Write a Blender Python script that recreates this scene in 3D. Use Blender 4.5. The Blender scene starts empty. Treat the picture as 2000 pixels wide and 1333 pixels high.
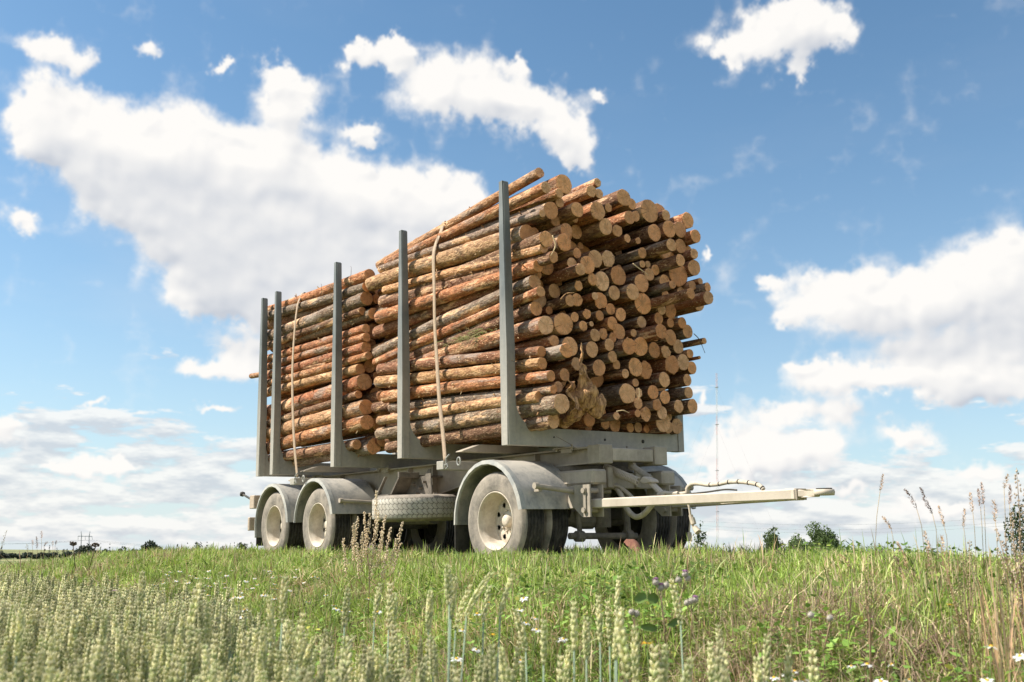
import bpy, bmesh, math, random
import numpy as np
from mathutils import Vector, Matrix, noise as mnoise

rnd = random.Random(7)
S = bpy.context.scene
COL = S.collection
rad = math.radians

# ---------------------------------------------------------------- camera
HC = 0.98                                   # eye height over the field, metres
FPX = 1974.4                                # focal length in pixels of a 2000 px wide frame
PITCH, ROLL = rad(11.8), rad(0.5)
f_ = Vector((0, math.cos(PITCH), math.sin(PITCH)))
r0 = Vector((1, 0, 0)); u0 = r0.cross(f_)
R_ = r0 * math.cos(ROLL) + u0 * math.sin(ROLL)
U_ = u0 * math.cos(ROLL) - r0 * math.sin(ROLL)
CAM = Matrix(((R_.x, U_.x, -f_.x, 0), (R_.y, U_.y, -f_.y, 0), (R_.z, U_.z, -f_.z, HC), (0, 0, 0, 1)))
cd = bpy.data.cameras.new('camera'); cam = bpy.data.objects.new('camera', cd); COL.objects.link(cam)
cam.matrix_world = CAM
cd.sensor_width = 36; cd.lens = FPX / 2000 * 36; cd.clip_start = 0.05; cd.clip_end = 20000
cd.dof.use_dof = True; cd.dof.focus_distance = 11.5; cd.dof.aperture_fstop = 6.4
S.camera = cam

# the trailer's own frame: x along it (front is +x), y across (near side is 0, far side 2.6), z up from the road
def basis(yaw, p, r):
    f = Vector((math.cos(p) * math.cos(yaw), math.cos(p) * math.sin(yaw), math.sin(p)))
    a = f.cross(Vector((0, 0, 1))).normalized(); u = a.cross(f)
    return a * math.cos(r) + u * math.sin(r), u * math.cos(r) - a * math.sin(r), f
tr_, tu_, tf_ = basis(rad(144.222), rad(10.372), rad(-0.891))
TC = Vector((8.795, -6.172, .449))
CT = Matrix(((tr_.x, tu_.x, -tf_.x, TC.x), (tr_.y, tu_.y, -tf_.y, TC.y), (tr_.z, tu_.z, -tf_.z, TC.z), (0, 0, 0, 1)))
MT = CAM @ CT.inverted(); MTI = MT.inverted()
RT = MT.to_3x3()

# ---------------------------------------------------------------- sun, sky, exposure
s_tr = Vector((-.95, -1.3, 1.72)).normalized()
s_w = (RT @ s_tr).normalized()
sun_el = math.asin(s_w.z); sun_rot = math.atan2(s_w.x, s_w.y)
sl = bpy.data.lights.new('sun', 'SUN'); sl.energy = 5.0; sl.angle = rad(.53); sl.color = (1, .93, .82)
so = bpy.data.objects.new('sun', sl); COL.objects.link(so)
so.rotation_euler = s_w.to_track_quat('Z', 'Y').to_euler(); so.location = (0, 0, 50)
S.view_settings.view_transform = 'Standard'; S.view_settings.look = 'None'
S.view_settings.gamma = 1; S.view_settings.exposure = 0.67
S.cycles.max_bounces = 7; S.cycles.diffuse_bounces = 4; S.cycles.glossy_bounces = 2
S.cycles.transmission_bounces = 2; S.cycles.transparent_max_bounces = 4
S.cycles.caustics_reflective = False; S.cycles.caustics_refractive = False

SKY_STRENGTH = 0.095
CLOUD_WHITE = 6.7
HAZE_SKY = 6.0

def fbm(h, w, sx, sy, octs, seed, gain=.5):
    g = np.random.default_rng(seed); out = np.zeros((h, w), np.float32); a = 1.0; tot = 0
    for o in range(octs):
        ny = max(2, int(h / sy * 2 ** o) + 3); nx = max(2, int(w / sx * 2 ** o) + 3)
        if ny > h * 1.5 or nx > w * 1.5: break
        m = g.standard_normal((ny, nx)).astype(np.float32)
        yy = np.linspace(0, ny - 2.001, h); xx = np.linspace(0, nx - 2.001, w)
        iy = yy.astype(int); ix = xx.astype(int); fy = yy - iy; fx = xx - ix
        fy = (fy * fy * (3 - 2 * fy))[:, None]; fx = (fx * fx * (3 - 2 * fx))[None]
        m = (m[iy][:, ix] * (1 - fy) + m[iy + 1][:, ix] * fy) * (1 - fx) + (m[iy][:, ix + 1] * (1 - fy) + m[iy + 1][:, ix + 1] * fy) * fx
        out += m * a; tot += a * a; a *= gain
    return out / math.sqrt(tot)

def sm_(a, b, x): t = np.clip((x - a) / (b - a), 0, 1); return t * t * (3 - 2 * t)
def cloud_map():
    """cloud cover and light over azimuth -34..34, elevation -4..36 degrees"""
    W, H = 2040, 1200
    az = np.linspace(-34, 34, W)[None] * math.pi / 180; el = np.linspace(-4, 36, H)[:, None] * math.pi / 180
    X = np.degrees(az) + 0 * el; Yd = np.degrees(el) + 0 * az
    def blur(a, k):
        for ax in (0, 1):
            c = np.cumsum(np.pad(a, [(k + 1, k) if i == ax else (0, 0) for i in (0, 1)], 'edge'), axis=ax)
            a = (np.take(c, range(2 * k + 1, c.shape[ax]), ax) - np.take(c, range(0, c.shape[ax] - 2 * k - 1), ax)) / (2 * k + 1)
        return a
    # puffs: azimuth, elevation, half width, half height (degrees)
    P = CLOUDS
    wx = fbm(H, W, 130, 130, 6, 1, .55) * .27; wy = fbm(H, W, 130, 130, 6, 2, .55) * .22
    wx2 = fbm(H, W, 30, 30, 5, 11, .6) * .26; wy2 = fbm(H, W, 30, 30, 5, 12, .6) * .26
    Xw = X + wx + wx2; Yw = Yd + wy + wy2
    F = np.full((H, W), -3.0, np.float32)
    acc = np.zeros((H, W), np.float32)
    base = np.zeros((H, W), np.float32)
    for (a, e, rw, rh) in P:
        d = np.sqrt(((Xw - a) / rw) ** 2 + ((Yw - e) / rh) ** 2)
        acc += np.exp(-np.clip(d, 0, 6) ** 2 * 2.2)
    F = acc - .19
    n = fbm(H, W, 60, 50, 7, 3, .58); bil = np.zeros((H, W), np.float32); am = 1.0
    for o_ in range(5):
        sz = 88 / 1.9 ** o_; bil += am * (1 - 2.2 * np.abs(fbm(H, W, sz, sz * .85, 1, 31 + o_))) ; am *= .56
    bil /= 2.0
    dens = F * 1.15 + n * .07 + bil * .17 - .02
    cov = np.clip(dens / .74 + .28, 0, 1); cov = cov * cov * (3 - 2 * cov)
    # far low deck, flattened towards the horizon
    nl = fbm(H, W, 150, 36, 7, 5, .58) + .45 * fbm(H, W, 60, 20, 6, 6, .6)
    lowband = np.exp(-((Yd - 2.6) / 3.6) ** 2)
    low = np.clip((nl * .50 + lowband * 1.3 - .50 - .9 * sm_(6, 13, Yd)) / .50, 0, 1); low = low * low * (3 - 2 * low)
    # thin high veil
    veil = np.clip(fbm(H, W, 420, 150, 6, 8, .6) * .4 + .1, 0, 1) * .16 * np.clip(1 - (Yd - 6) / 18, .15, 1)
    # light from the upper left: compare thickness along the light
    thick = np.clip(dens, 0, 1.3)
    tb = blur(blur(thick, 14), 14)
    up = np.roll(np.roll(tb, -62, 0), 26, 1)            # what stands above and towards the sun
    tb2 = blur(thick, 5)
    relief = tb2 - np.roll(np.roll(tb2, -9, 0), 5, 1) + .35 * (blur(bil, 6) - np.roll(np.roll(blur(bil, 6), -16, 0), 9, 1))
    lit = 1.02 - .20 * np.clip(up - .22, 0, 1) + .20 * relief + n * .018
    lit = np.where(cov > 0, lit, 1)
    lit = np.clip(lit, .62, 1.1)
    nr = nl - np.roll(nl, -14, 0)
    litl = np.clip(.875 + .19 * nr - .05 * nl, .70, 1.03)
    c = blur(cov, 1) * .985
    c2 = 1 - (1 - c) * (1 - low * .8) * (1 - veil)
    light = (lit * c + litl * low * .8 * (1 - c) + .95 * veil * (1 - c) * (1 - low)) / np.maximum(c2, 1e-3)
    light = np.where(c2 > 1e-3, light / np.maximum(1e-3, (c + low * .8 * (1 - c) + veil * (1 - c) * (1 - low)) / np.maximum(c2, 1e-3)), 1)
    px = np.zeros((H, W, 4), np.float32)
    px[..., 0] = c2; px[..., 1] = np.clip(light, 0, 1.15) / 1.2; px[..., 2] = sm_(34, 28.5, np.abs(X)) * sm_(36, 31, Yd); px[..., 3] = 1
    im = bpy.data.images.new('cloud_cover', W, H, alpha=False, float_buffer=True, is_data=True)
    im.pixels.foreach_set(px.ravel()); im.update(); im.pack()
    return im

def dir_azel(px, py):
    d = f_ + R_ * ((px - 1000) / FPX) - U_ * ((py - 666.5) / FPX)
    return math.degrees(math.atan2(d.x, d.y)), math.degrees(math.asin(d.normalized().z))
CLOUDS = []
for n_, (x, y, w, h) in enumerate([(150,285,95,45),(250,300,150,75),(400,315,170,85),(560,370,170,85),(700,390,165,75),(830,400,95,60),(905,395,50,35),(480,480,150,75),(620,560,150,60),(440,565,70,42),(270,380,120,50),(660,480,130,65),(565,200,58,55),(535,140,35,28),(120,195,65,34),(85,100,45,22),(75,265,45,45),(60,230,30,40),(130,120,35,18),
        (290,420,95,45),(380,490,90,50),(390,570,60,45),(470,605,80,36),(560,620,80,30),(1750,752,210,34),(1460,900,90,24),(1560,905,70,20),(405,722,75,26),(470,695,45,34),(415,790,48,13),(740,118,60,22),(850,160,95,55),(950,195,100,52),(1050,215,85,42),(1110,265,50,34),(690,112,25,14),(1130,300,30,18),(780,95,25,18),(1000,140,30,20),
        (1500,70,90,42),(1580,55,75,45),(1560,125,38,24),(1420,100,35,20),(1540,15,50,22),(1640,50,30,25),
        (1750,600,200,72),(1900,560,130,92),(1650,560,105,46),(1545,620,62,36),(1990,490,60,55),(1850,690,170,34),(1510,560,35,25),(1700,745,140,36),(1900,755,170,36),(1580,720,50,18),
        (1540,820,85,28),(1440,870,85,30),(1600,880,50,22),(1640,820,35,30),(1430,905,40,18),(1780,855,58,26),(1930,925,70,24),(1830,985,110,22),(1650,960,60,14),
        (20,830,42,26),(210,912,75,18),(120,925,50,14),(1372,492,13,17),(290,90,24,17),(192,780,18,9),(430,132,10,14),(40,430,26,18),(1368,775,16,22),(1165,185,20,10),(700,255,30,14),(2080,600,150,150),(-80,850,90,40)]):
    a, e = dir_azel(x, y); k_ = 1.34 if (x < 1250 and y < 700) or y < 200 or (1400 < x < 1680 and y > 780) else 1.16
    CLOUDS.append((a, e, math.degrees(w / FPX) * k_, math.degrees(h / FPX) * k_ * (1.04 if k_ > 1.2 else .92)))

W = bpy.data.worlds.new('World'); S.world = W; W.use_nodes = True
nt = W.node_tree; nt.nodes.clear()
def wn(t, **k):
    n = nt.nodes.new(t)
    for a, b in k.items(): setattr(n, a, b)
    return n
def wl(a, b): nt.links.new(a, b)
def wm(op, a, b=None, c=None):
    n = wn('ShaderNodeMath', operation=op)
    for i, v in enumerate((a, b, c)):
        if v is None: continue
        if isinstance(v, (int, float)): n.inputs[i].default_value = v
        else: wl(v, n.inputs[i])
    return n.outputs[0]
out = wn('ShaderNodeOutputWorld'); bg = wn('ShaderNodeBackground'); bg.inputs[1].default_value = SKY_STRENGTH
sky = wn('ShaderNodeTexSky', sky_type='NISHITA'); sky.sun_disc = False; sky.sun_elevation = sun_el; sky.sun_rotation = sun_rot
sky.air_density = 1.0; sky.dust_density = .6; sky.ozone_density = 1.6
tc = wn('ShaderNodeTexCoord'); sp = wn('ShaderNodeSeparateXYZ'); wl(tc.outputs['Generated'], sp.inputs[0])
az = wm('ARCTAN2', sp.outputs[0], sp.outputs[1]); el = wm('ARCSINE', sp.outputs[2])
uu = wm('MULTIPLY_ADD', az, 1 / rad(68), .5); vv = wm('MULTIPLY_ADD', el, 1 / rad(40), .1)
cb = wn('ShaderNodeCombineXYZ'); wl(uu, cb.inputs[0]); wl(vv, cb.inputs[1])
ti = wn('ShaderNodeTexImage', image=cloud_map(), extension='CLIP', interpolation='Cubic'); wl(cb.outputs[0], ti.inputs[0])
sc = wn('ShaderNodeSeparateColor'); wl(ti.outputs[0], sc.inputs[0])
# scattered cumulus over the rest of the sky
gn = wn('ShaderNodeTexNoise'); gn.inputs['Scale'].default_value = 2.6; gn.inputs['Detail'].default_value = 4; wl(tc.outputs['Generated'], gn.inputs['Vector'])
gcov = wn('ShaderNodeMapRange'); gcov.inputs[1].default_value = .48; gcov.inputs[2].default_value = .60; wl(gn.outputs[0], gcov.inputs[0])
gdeck = wn('ShaderNodeMapRange', interpolation_type='SMOOTHSTEP'); gdeck.inputs[1].default_value = .20; gdeck.inputs[2].default_value = .06; gdeck.inputs[3].default_value = 0; gdeck.inputs[4].default_value = .72; wl(wm('ADD', sp.outputs[2], wm('MULTIPLY', wm('SUBTRACT', gn.outputs[0], .5), .35)), gdeck.inputs[0])
ins = sc.outputs[2]
cov = wm('ADD', wm('MULTIPLY', sc.outputs[0], ins), wm('MULTIPLY', wm('MAXIMUM', wm('MULTIPLY', gcov.outputs[0], .85), gdeck.outputs[0]), wm('SUBTRACT', 1, ins)))
lgt = wm('ADD', wm('MULTIPLY', wm('MULTIPLY', sc.outputs[1], 1.2), ins), wm('MULTIPLY', .95, wm('SUBTRACT', 1, ins)))
# cloud colour: shaded cloud is greyer and bluer than lit cloud
cr = wn('ShaderNodeMapRange'); cr.inputs[1].default_value = .65; cr.inputs[2].default_value = 1.02; wl(lgt, cr.inputs[0])
cm = wn('ShaderNodeMix', data_type='RGBA'); wl(cr.outputs[0], cm.inputs[0])
cm.inputs[6].default_value = (3.9, 4.15, 4.6, 1); cm.inputs[7].default_value = (CLOUD_WHITE, CLOUD_WHITE * .975, CLOUD_WHITE * .94, 1)
# pale air near the horizon
hz = wm('POWER', wm('SUBTRACT', 1, wm('MAXIMUM', sp.outputs[2], 0)), 6)
sm = wn('ShaderNodeMix', data_type='RGBA'); wl(wm('MULTIPLY', hz, .80), sm.inputs[0])
hs = wn('ShaderNodeMix', data_type='RGBA', blend_type='MULTIPLY'); hs.inputs[0].default_value = 1; wl(sky.outputs[0], hs.inputs[6]); hs.inputs[7].default_value = (.77, 1.0, 1.04, 1)
wl(hs.outputs[2], sm.inputs[6]); sm.inputs[7].default_value = (HAZE_SKY * .84, HAZE_SKY * .93, HAZE_SKY * 1.02, 1)
mx = wn('ShaderNodeMix', data_type='RGBA'); wl(cov, mx.inputs[0]); wl(sm.outputs[2], mx.inputs[6]); wl(cm.outputs[2], mx.inputs[7])
wl(mx.outputs[2], bg.inputs[0]); wl(bg.outputs[0], out.inputs[0])
W.cycles.sampling_method = 'MANUAL'; W.cycles.sample_map_resolution = 512

# ---------------------------------------------------------------- materials
class M:
    def __init__(s, name):
        s.m = bpy.data.materials.new(name); s.m.use_nodes = True; s.t = s.m.node_tree; s.t.nodes.clear()
        s.o = s.n('ShaderNodeOutputMaterial'); s.b = s.n('ShaderNodeBsdfPrincipled'); s.l(s.b.outputs[0], s.o.inputs[0])
        s.b.inputs['Specular IOR Level'].default_value = .25
    def n(s, t, **k):
        n = s.t.nodes.new(t)
        for a, b in k.items(): setattr(n, a, b)
        return n
    def l(s, a, b): s.t.links.new(a, b)
    def set(s, i, v):
        if isinstance(v, (int, float, tuple)): i.default_value = v
        else: s.l(v, i)
    def math(s, op, *a):
        n = s.n('ShaderNodeMath', operation=op)
        for i, v in enumerate(a): s.set(n.inputs[i], v)
        return n.outputs[0]
    def obj(s): return s.n('ShaderNodeTexCoord').outputs['Object']
    def mapv(s, v, scale, loc=None):
        n = s.n('ShaderNodeMapping'); s.l(v, n.inputs[0]); n.inputs['Scale'].default_value = scale
        if loc is not None: s.set(n.inputs['Location'], loc)
        return n.outputs[0]
    def noise(s, v, scale, detail=4, rough=.55, dist=0):
        n = s.n('ShaderNodeTexNoise'); s.l(v, n.inputs['Vector']); n.inputs['Scale'].default_value = scale
        n.inputs['Detail'].default_value = detail; n.inputs['Roughness'].default_value = rough; n.inputs['Distortion'].default_value = dist
        return n.outputs[0]
    def rng(s, v, a, b, c=0., d=1.):
        n = s.n('ShaderNodeMapRange'); s.l(v, n.inputs[0])
        for i, q in enumerate((a, b, c, d)): n.inputs[i + 1].default_value = q
        return n.outputs[0]
    def mix(s, f, a, b, mode='MIX'):
        n = s.n('ShaderNodeMix', data_type='RGBA', blend_type=mode); s.set(n.inputs[0], f)
        s.set(n.inputs[6], a if not isinstance(a, tuple) else (*a[:3], 1)); s.set(n.inputs[7], b if not isinstance(b, tuple) else (*b[:3], 1))
        return n.outputs[2]
    def bump(s, h, st, dist=.01):
        n = s.n('ShaderNodeBump'); s.l(h, n.inputs['Height']); n.inputs['Strength'].default_value = st; n.inputs['Distance'].default_value = dist
        s.l(n.outputs[0], s.b.inputs['Normal'])
    def fin(s, col, rough=.7, metal=0.):
        s.set(s.b.inputs['Base Color'], (*col, 1) if isinstance(col, tuple) else col); s.set(s.b.inputs['Roughness'], rough); s.b.inputs['Metallic'].default_value = metal
        return s.m

def mat_dusty(name, c1, c2, amt=(.35, .65), rough=.65, scale=3, metal=0., spec=.25):
    m = M(name); o = m.obj(); n = m.noise(o, scale, 6, .62); n2 = m.noise(o, scale * 9, 4, .7); s_ = m.noise(m.mapv(o, (14, 14, 1.2)), 1.5, 3)
    k = m.math('ADD', m.math('MULTIPLY', n, .7), m.math('MULTIPLY', n2, .2)); k = m.math('ADD', k, m.math('MULTIPLY', s_, .12))
    m.bump(n2, .12, .004); m.b.inputs['Specular IOR Level'].default_value = spec
    return m.fin(m.mix(m.rng(k, *amt), c1, c2), rough, metal)
def mat_stake():
    m = M('galvanised_steel'); o = m.obj(); n = m.noise(o, 2.2, 6, .62); n2 = m.noise(o, 22, 4, .7); sp = m.n('ShaderNodeSeparateXYZ'); m.l(o, sp.inputs[0])
    h = m.math('ADD', m.rng(sp.outputs[2], 3.2, 1.42, 0, .85), m.math('MULTIPLY', m.math('SUBTRACT', m.noise(m.mapv(o, (9, 9, 1.5)), 1, 4), .5), .7))
    c = m.mix(m.rng(n, .38, .62), (.125, .138, .14), (.185, .198, .198)); c = m.mix(m.math('MULTIPLY', h, m.rng(n2, .2, .7, .6, 1)), c, (.48, .435, .37)); m.bump(n2, .12, .004); m.b.inputs['Specular IOR Level'].default_value = .35
    return m.fin(c, .55)
def mat_bark():
    m = M('bark'); o = m.obj(); inf = m.n('ShaderNodeObjectInfo')
    off = m.n('ShaderNodeCombineXYZ'); rr = m.math('MULTIPLY', inf.outputs['Random'], 60); m.l(rr, off.inputs[0]); m.l(m.math('MULTIPLY', rr, 1.7), off.inputs[1])
    v = m.n('ShaderNodeVectorMath', operation='ADD'); m.l(o, v.inputs[0]); m.l(off.outputs[0], v.inputs[1]); v = v.outputs[0]
    base = inf.outputs['Color']
    # broad bark zones along the log: the thin orange skin, grey rind, and stripped pale wood
    z1 = m.noise(m.mapv(v, (1.1, 5, 5)), 1.0, 5, .62, .4)
    z2 = m.noise(m.mapv(v, (1.6, 7, 7), (31, 7, 3)), 1.0, 5, .65, .5)
    fine = m.noise(m.mapv(v, (9, 26, 26)), 1.0, 5, .7)
    flk = m.n('ShaderNodeTexVoronoi'); m.l(m.mapv(v, (22, 48, 48)), flk.inputs['Vector']); flk.inputs['Scale'].default_value = 1.0
    spk = m.noise(m.mapv(v, (30, 60, 60)), 1.0, 3, .6)
    c = m.mix(m.rng(fine, .38, .64), m.mix(1, base, (.46, .36, .31), 'MULTIPLY'), m.mix(1, base, (1.12, 1.10, 1.05), 'MULTIPLY'))
    c = m.mix(m.math('MULTIPLY', m.rng(z1, .56, .64), .7), c, (.33, .27, .225))          # grey rind
    c = m.mix(m.math('MULTIPLY', m.rng(z2, .56, .62), .85), c, m.mix(m.rng(fine, .35, .6), (.60, .335, .175), (.79, .515, .31)))  # stripped
    c = m.mix(m.math('MULTIPLY', m.rng(m.noise(m.mapv(v, (2.2, 8, 8), (5, 50, 9)), 1.0, 5, .7), .55, .62), .8), c, (.13, .08, .05)); c = m.mix(m.math('MULTIPLY', m.rng(m.noise(m.mapv(v, (6, 18, 18), (3, 9, 29)), 1.0, 4, .7), .57, .62), .7), c, (.20, .10, .055))     # dark scabs
    c = m.mix(m.math('MULTIPLY', m.rng(spk, .61, .67), .75), c, (.86, .61, .38))                      # torn fibres
    c = m.mix(m.math('MULTIPLY', m.rng(spk, .36, .29), .55), c, (.07, .05, .04))
    h = m.math('ADD', m.math('MULTIPLY', z2, -1.6), m.math('ADD', m.math('MULTIPLY', fine, .9), m.math('MULTIPLY', flk.outputs['Distance'], .35)))
    m.bump(h, 1.0, .022); m.b.inputs['Specular IOR Level'].default_value = .2
    return m.fin(c, .8)
def mat_cut():
    m = M('sawn_end'); o = m.obj(); inf = m.n('ShaderNodeObjectInfo'); rr = m.math('MULTIPLY', inf.outputs['Random'], 40)
    sp = m.n('ShaderNodeSeparateXYZ'); m.l(o, sp.inputs[0]); y, z = sp.outputs[1], sp.outputs[2]
    w = m.noise(o, 9, 3); rd = m.math('SQRT', m.math('ADD', m.math('MULTIPLY', y, y), m.math('MULTIPLY', z, z)))
    ring = m.math('SINE', m.math('MULTIPLY', m.math('ADD', rd, m.math('MULTIPLY', w, .02)), 900))
    an = m.math('ARCTAN2', z, y); na = m.n('ShaderNodeTexNoise', noise_dimensions='1D'); m.l(m.math('ADD', m.math('MULTIPLY', an, 2.2), rr), na.inputs['W']); na.inputs['Scale'].default_value = 1.6; na.inputs['Detail'].default_value = 0
    crack = m.math('MULTIPLY', m.rng(m.math('ABSOLUTE', m.math('SUBTRACT', na.outputs[0], .56)), .020, .006), m.rng(m.noise(o, 16, 2), .38, .46))
    base = inf.outputs['Color']; ov = m.n('ShaderNodeVectorMath', operation='ADD'); m.l(o, ov.inputs[0]); oc = m.n('ShaderNodeCombineXYZ'); m.l(rr, oc.inputs[0]); m.l(rr, oc.inputs[1]); m.l(oc.outputs[0], ov.inputs[1]); o = ov.outputs[0]; n1 = m.noise(o, 26, 5, .7); n2 = m.noise(o, 150, 2, .6)
    c = m.mix(m.rng(n1, .35, .60), m.mix(1, base, (.84, .74, .64), 'MULTIPLY'), base)
    c = m.mix(m.rng(ring, -1, 1, 0, .22), c, (.42, .20, .09)); c = m.mix(m.rng(m.math('ADD', rd, m.math('MULTIPLY', n1, .05)), .075, .045, 0, .25), c, (.55, .27, .12))
    c = m.mix(m.rng(n2, .55, .7, 0, .35), c, (.80, .62, .42))
    c = m.mix(m.math('MULTIPLY', m.rng(m.noise(o, 9, 4, .65), .52, .62), .45), c, (.46, .24, .12)); c = m.mix(m.math('MULTIPLY', m.rng(m.noise(o, 17, 4, .7), .60, .66), .5), c, (.24, .13, .075))
    c = m.mix(m.math('MULTIPLY', crack, .85), c, (.13, .06, .03))
    m.bump(m.math('ADD', m.math('ADD', n2, m.math('MULTIPLY', n1, 2.0)), m.math('MULTIPLY', crack, -2.0)), .7, .006)
    return m.fin(c, .85)
def mat_torn():
    m = M('torn_wood'); o = m.obj(); n = m.noise(m.mapv(o, (14, 30, 4)), 1, 6, .7, .8); n2 = m.noise(o, 11, 4, .6)
    c = m.mix(m.rng(n, .38, .60), (.20, .10, .05), (.74, .43, .21)); c = m.mix(m.math('MULTIPLY', m.rng(n2, .52, .62), .6), c, (.36, .18, .09)); m.bump(n, 1.0, .03)
    return m.fin(c, .85)
def mat_tread(name, kind):
    m = M(name); uv = m.n('ShaderNodeTexCoord').outputs['UV']; o = m.obj(); n = m.noise(o, 5, 5, .65); n2 = m.noise(o, 60, 3, .6)
    if kind == 'block':
        sp = m.n('ShaderNodeSeparateXYZ'); m.l(uv, sp.inputs[0]); u, v = sp.outputs[0], sp.outputs[1]
        tri = m.math('PINGPONG', v, .033)
        uu = m.math('ADD', u, m.math('MULTIPLY', tri, .9))
        fr = m.math('ABSOLUTE', m.math('SUBTRACT', m.math('FRACT', m.math('MULTIPLY', uu, 1 / .062)), .5))
        g1 = m.rng(fr, .43, .47)
        zz = m.math('ADD', v, m.math('MULTIPLY', m.math('PINGPONG', u, .031), .5))
        fv = m.math('ABSOLUTE', m.math('SUBTRACT', m.math('FRACT', m.math('MULTIPLY', zz, 1 / .066)), .5))
        g = m.math('MAXIMUM', g1, m.rng(fv, .44, .48))
        c = m.mix(m.rng(n, .35, .65), (.40, .36, .30), (.56, .52, .45)); c = m.mix(m.math('MULTIPLY', g, .85), c, (.07, .06, .05))
        m.bump(m.math('MULTIPLY', g, -1), .6, .01)
    else:
        c = m.mix(m.rng(n, .4, .75), (.022, .021, .020), (.12, .105, .09))
    return m.fin(c, .9)
def mat_leaf(name, tint=(1, 1, 1), trans=.3):
    m = M(name); a = m.n('ShaderNodeAttribute', attribute_name='tint'); c = m.mix(1, a.outputs['Color'], tint, 'MULTIPLY')
    m.set(m.b.inputs['Base Color'], c); m.b.inputs['Roughness'].default_value = .6; m.b.inputs['Specular IOR Level'].default_value = .3
    tb = m.n('ShaderNodeBsdfTranslucent'); m.l(c, tb.inputs[0]); ms = m.n('ShaderNodeMixShader'); ms.inputs[0].default_value = trans
    m.l(m.b.outputs[0], ms.inputs[1]); m.l(tb.outputs[0], ms.inputs[2]); m.l(ms.outputs[0], m.o.inputs[0])
    return m.m
def mat_plain(name, c, rough=.7, v=.25, scale=20, metal=0):
    m = M(name); n = m.noise(m.obj(), scale, 4, .6)
    return m.fin(m.mix(m.rng(n, .3, .7), tuple(q * (1 - v) for q in c), tuple(min(1, q * (1 + v)) for q in c)), rough, metal)

MAT = dict(
    bark=mat_bark(), cut=mat_cut(),
    stake=mat_stake(),
    dust=mat_dusty('dusty_beige_paint', (.27, .235, .19), (.50, .435, .355), (.36, .60), .8, 2.5),
    frame=mat_dusty('dusty_grey_paint', (.26, .225, .18), (.48, .415, .335), (.34, .62), .75, 1.8),
    fender=mat_dusty('dusty_mudguard', (.215, .22, .215), (.50, .465, .41), (.36, .55), .6, 3.2),
    lip=mat_dusty('mudguard_edge', (.26, .27, .265), (.50, .475, .42), (.36, .62), .5, 5),
    side=mat_dusty('dusty_tyre_wall', (.13, .12, .105), (.37, .32, .265), (.36, .62), .9, 4),
    tread=mat_tread('dark_tread', 'rib'), block=mat_tread('dusty_block_tread', 'block'),
    rim=mat_dusty('dusty_rim', (.40, .33, .25), (.66, .59, .49), (.36, .60), .75, 6),
    bar=mat_dusty('drawbar_paint', (.46, .385, .305), (.62, .54, .445), (.30, .58), .7, 3),
    dark=mat_dusty('dark_steel', (.035, .033, .03), (.11, .10, .085), (.4, .7), .7, 6),
    under=mat_dusty('shaded_steel', (.09, .08, .068), (.25, .215, .175), (.35, .65), .8, 5),  # darkened steel: the shade under the trailer is put into its colour
    hose=mat_dusty('dusty_hose', (.42, .36, .28), (.62, .54, .43), (.35, .6), .8, 20),
    strap=mat_plain('strap_webbing', (.40, .30, .215), .85, .18, 40),
    wood=mat_torn(), palewood=mat_plain('pale_splinter', (.68, .50, .30), .85, .2, 40),
    twig=mat_plain('twig_bark', (.12, .085, .06), .9, .3, 60),
    leaf=mat_leaf('grass_blade', trans=.27), ear=mat_leaf('wheat', trans=.18), tree=mat_leaf('tree_leaf', trans=.25), dry=mat_leaf('dry_stalk', trans=.2),
    white=mat_plain('white_petal', (.82, .82, .80), .6, .06), yellow=mat_plain('yellow_disc', (.75, .42, .02), .7, .2, 300),
    green=mat_plain('plant_green', (.13, .20, .05), .6, .3), burr=mat_plain('burr', (.42, .38, .33), .9, .35, 400), purple=mat_plain('purple_bloom', (.42, .20, .38), .8, .4, 300),
    mred=mat_plain('hazed_red_paint', (.85, .60, .60), .6, .1, .2), mwhite=mat_plain('hazed_white_paint', (.85, .85, .88), .6, .05, .2), grey=mat_plain('grey_metal', (.34, .38, .43), .6, .1, 1),  # mast paints paled, distance haze put into their colour
    cableg=mat_plain('cable', (.30, .33, .37), .6, .05, 1), trunk=mat_plain('trunk', (.12, .095, .07), .9, .3, 8),
    lamp=mat_plain('dusty_lamp', (.45, .36, .28), .5, .2, 20))
def ground_mat():
    m = M('soil_and_turf'); o = m.obj(); n = m.noise(o, 1.3, 8, .65); n2 = m.noise(o, 14, 5, .7)
    c = m.mix(m.rng(n, .35, .65), (.10, .14, .04), (.17, .19, .075)); c = m.mix(m.rng(n2, .5, .75), c, (.09, .075, .04)); c = m.mix(m.rng(m.noise(o, .012, 3), .48, .52), c, m.mix(m.rng(n, .3, .7), (.24, .24, .10), (.30, .28, .13))); m.bump(n2, .5, .05)
    return m.fin(c, .95)
MAT['ground'] = ground_mat()

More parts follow.
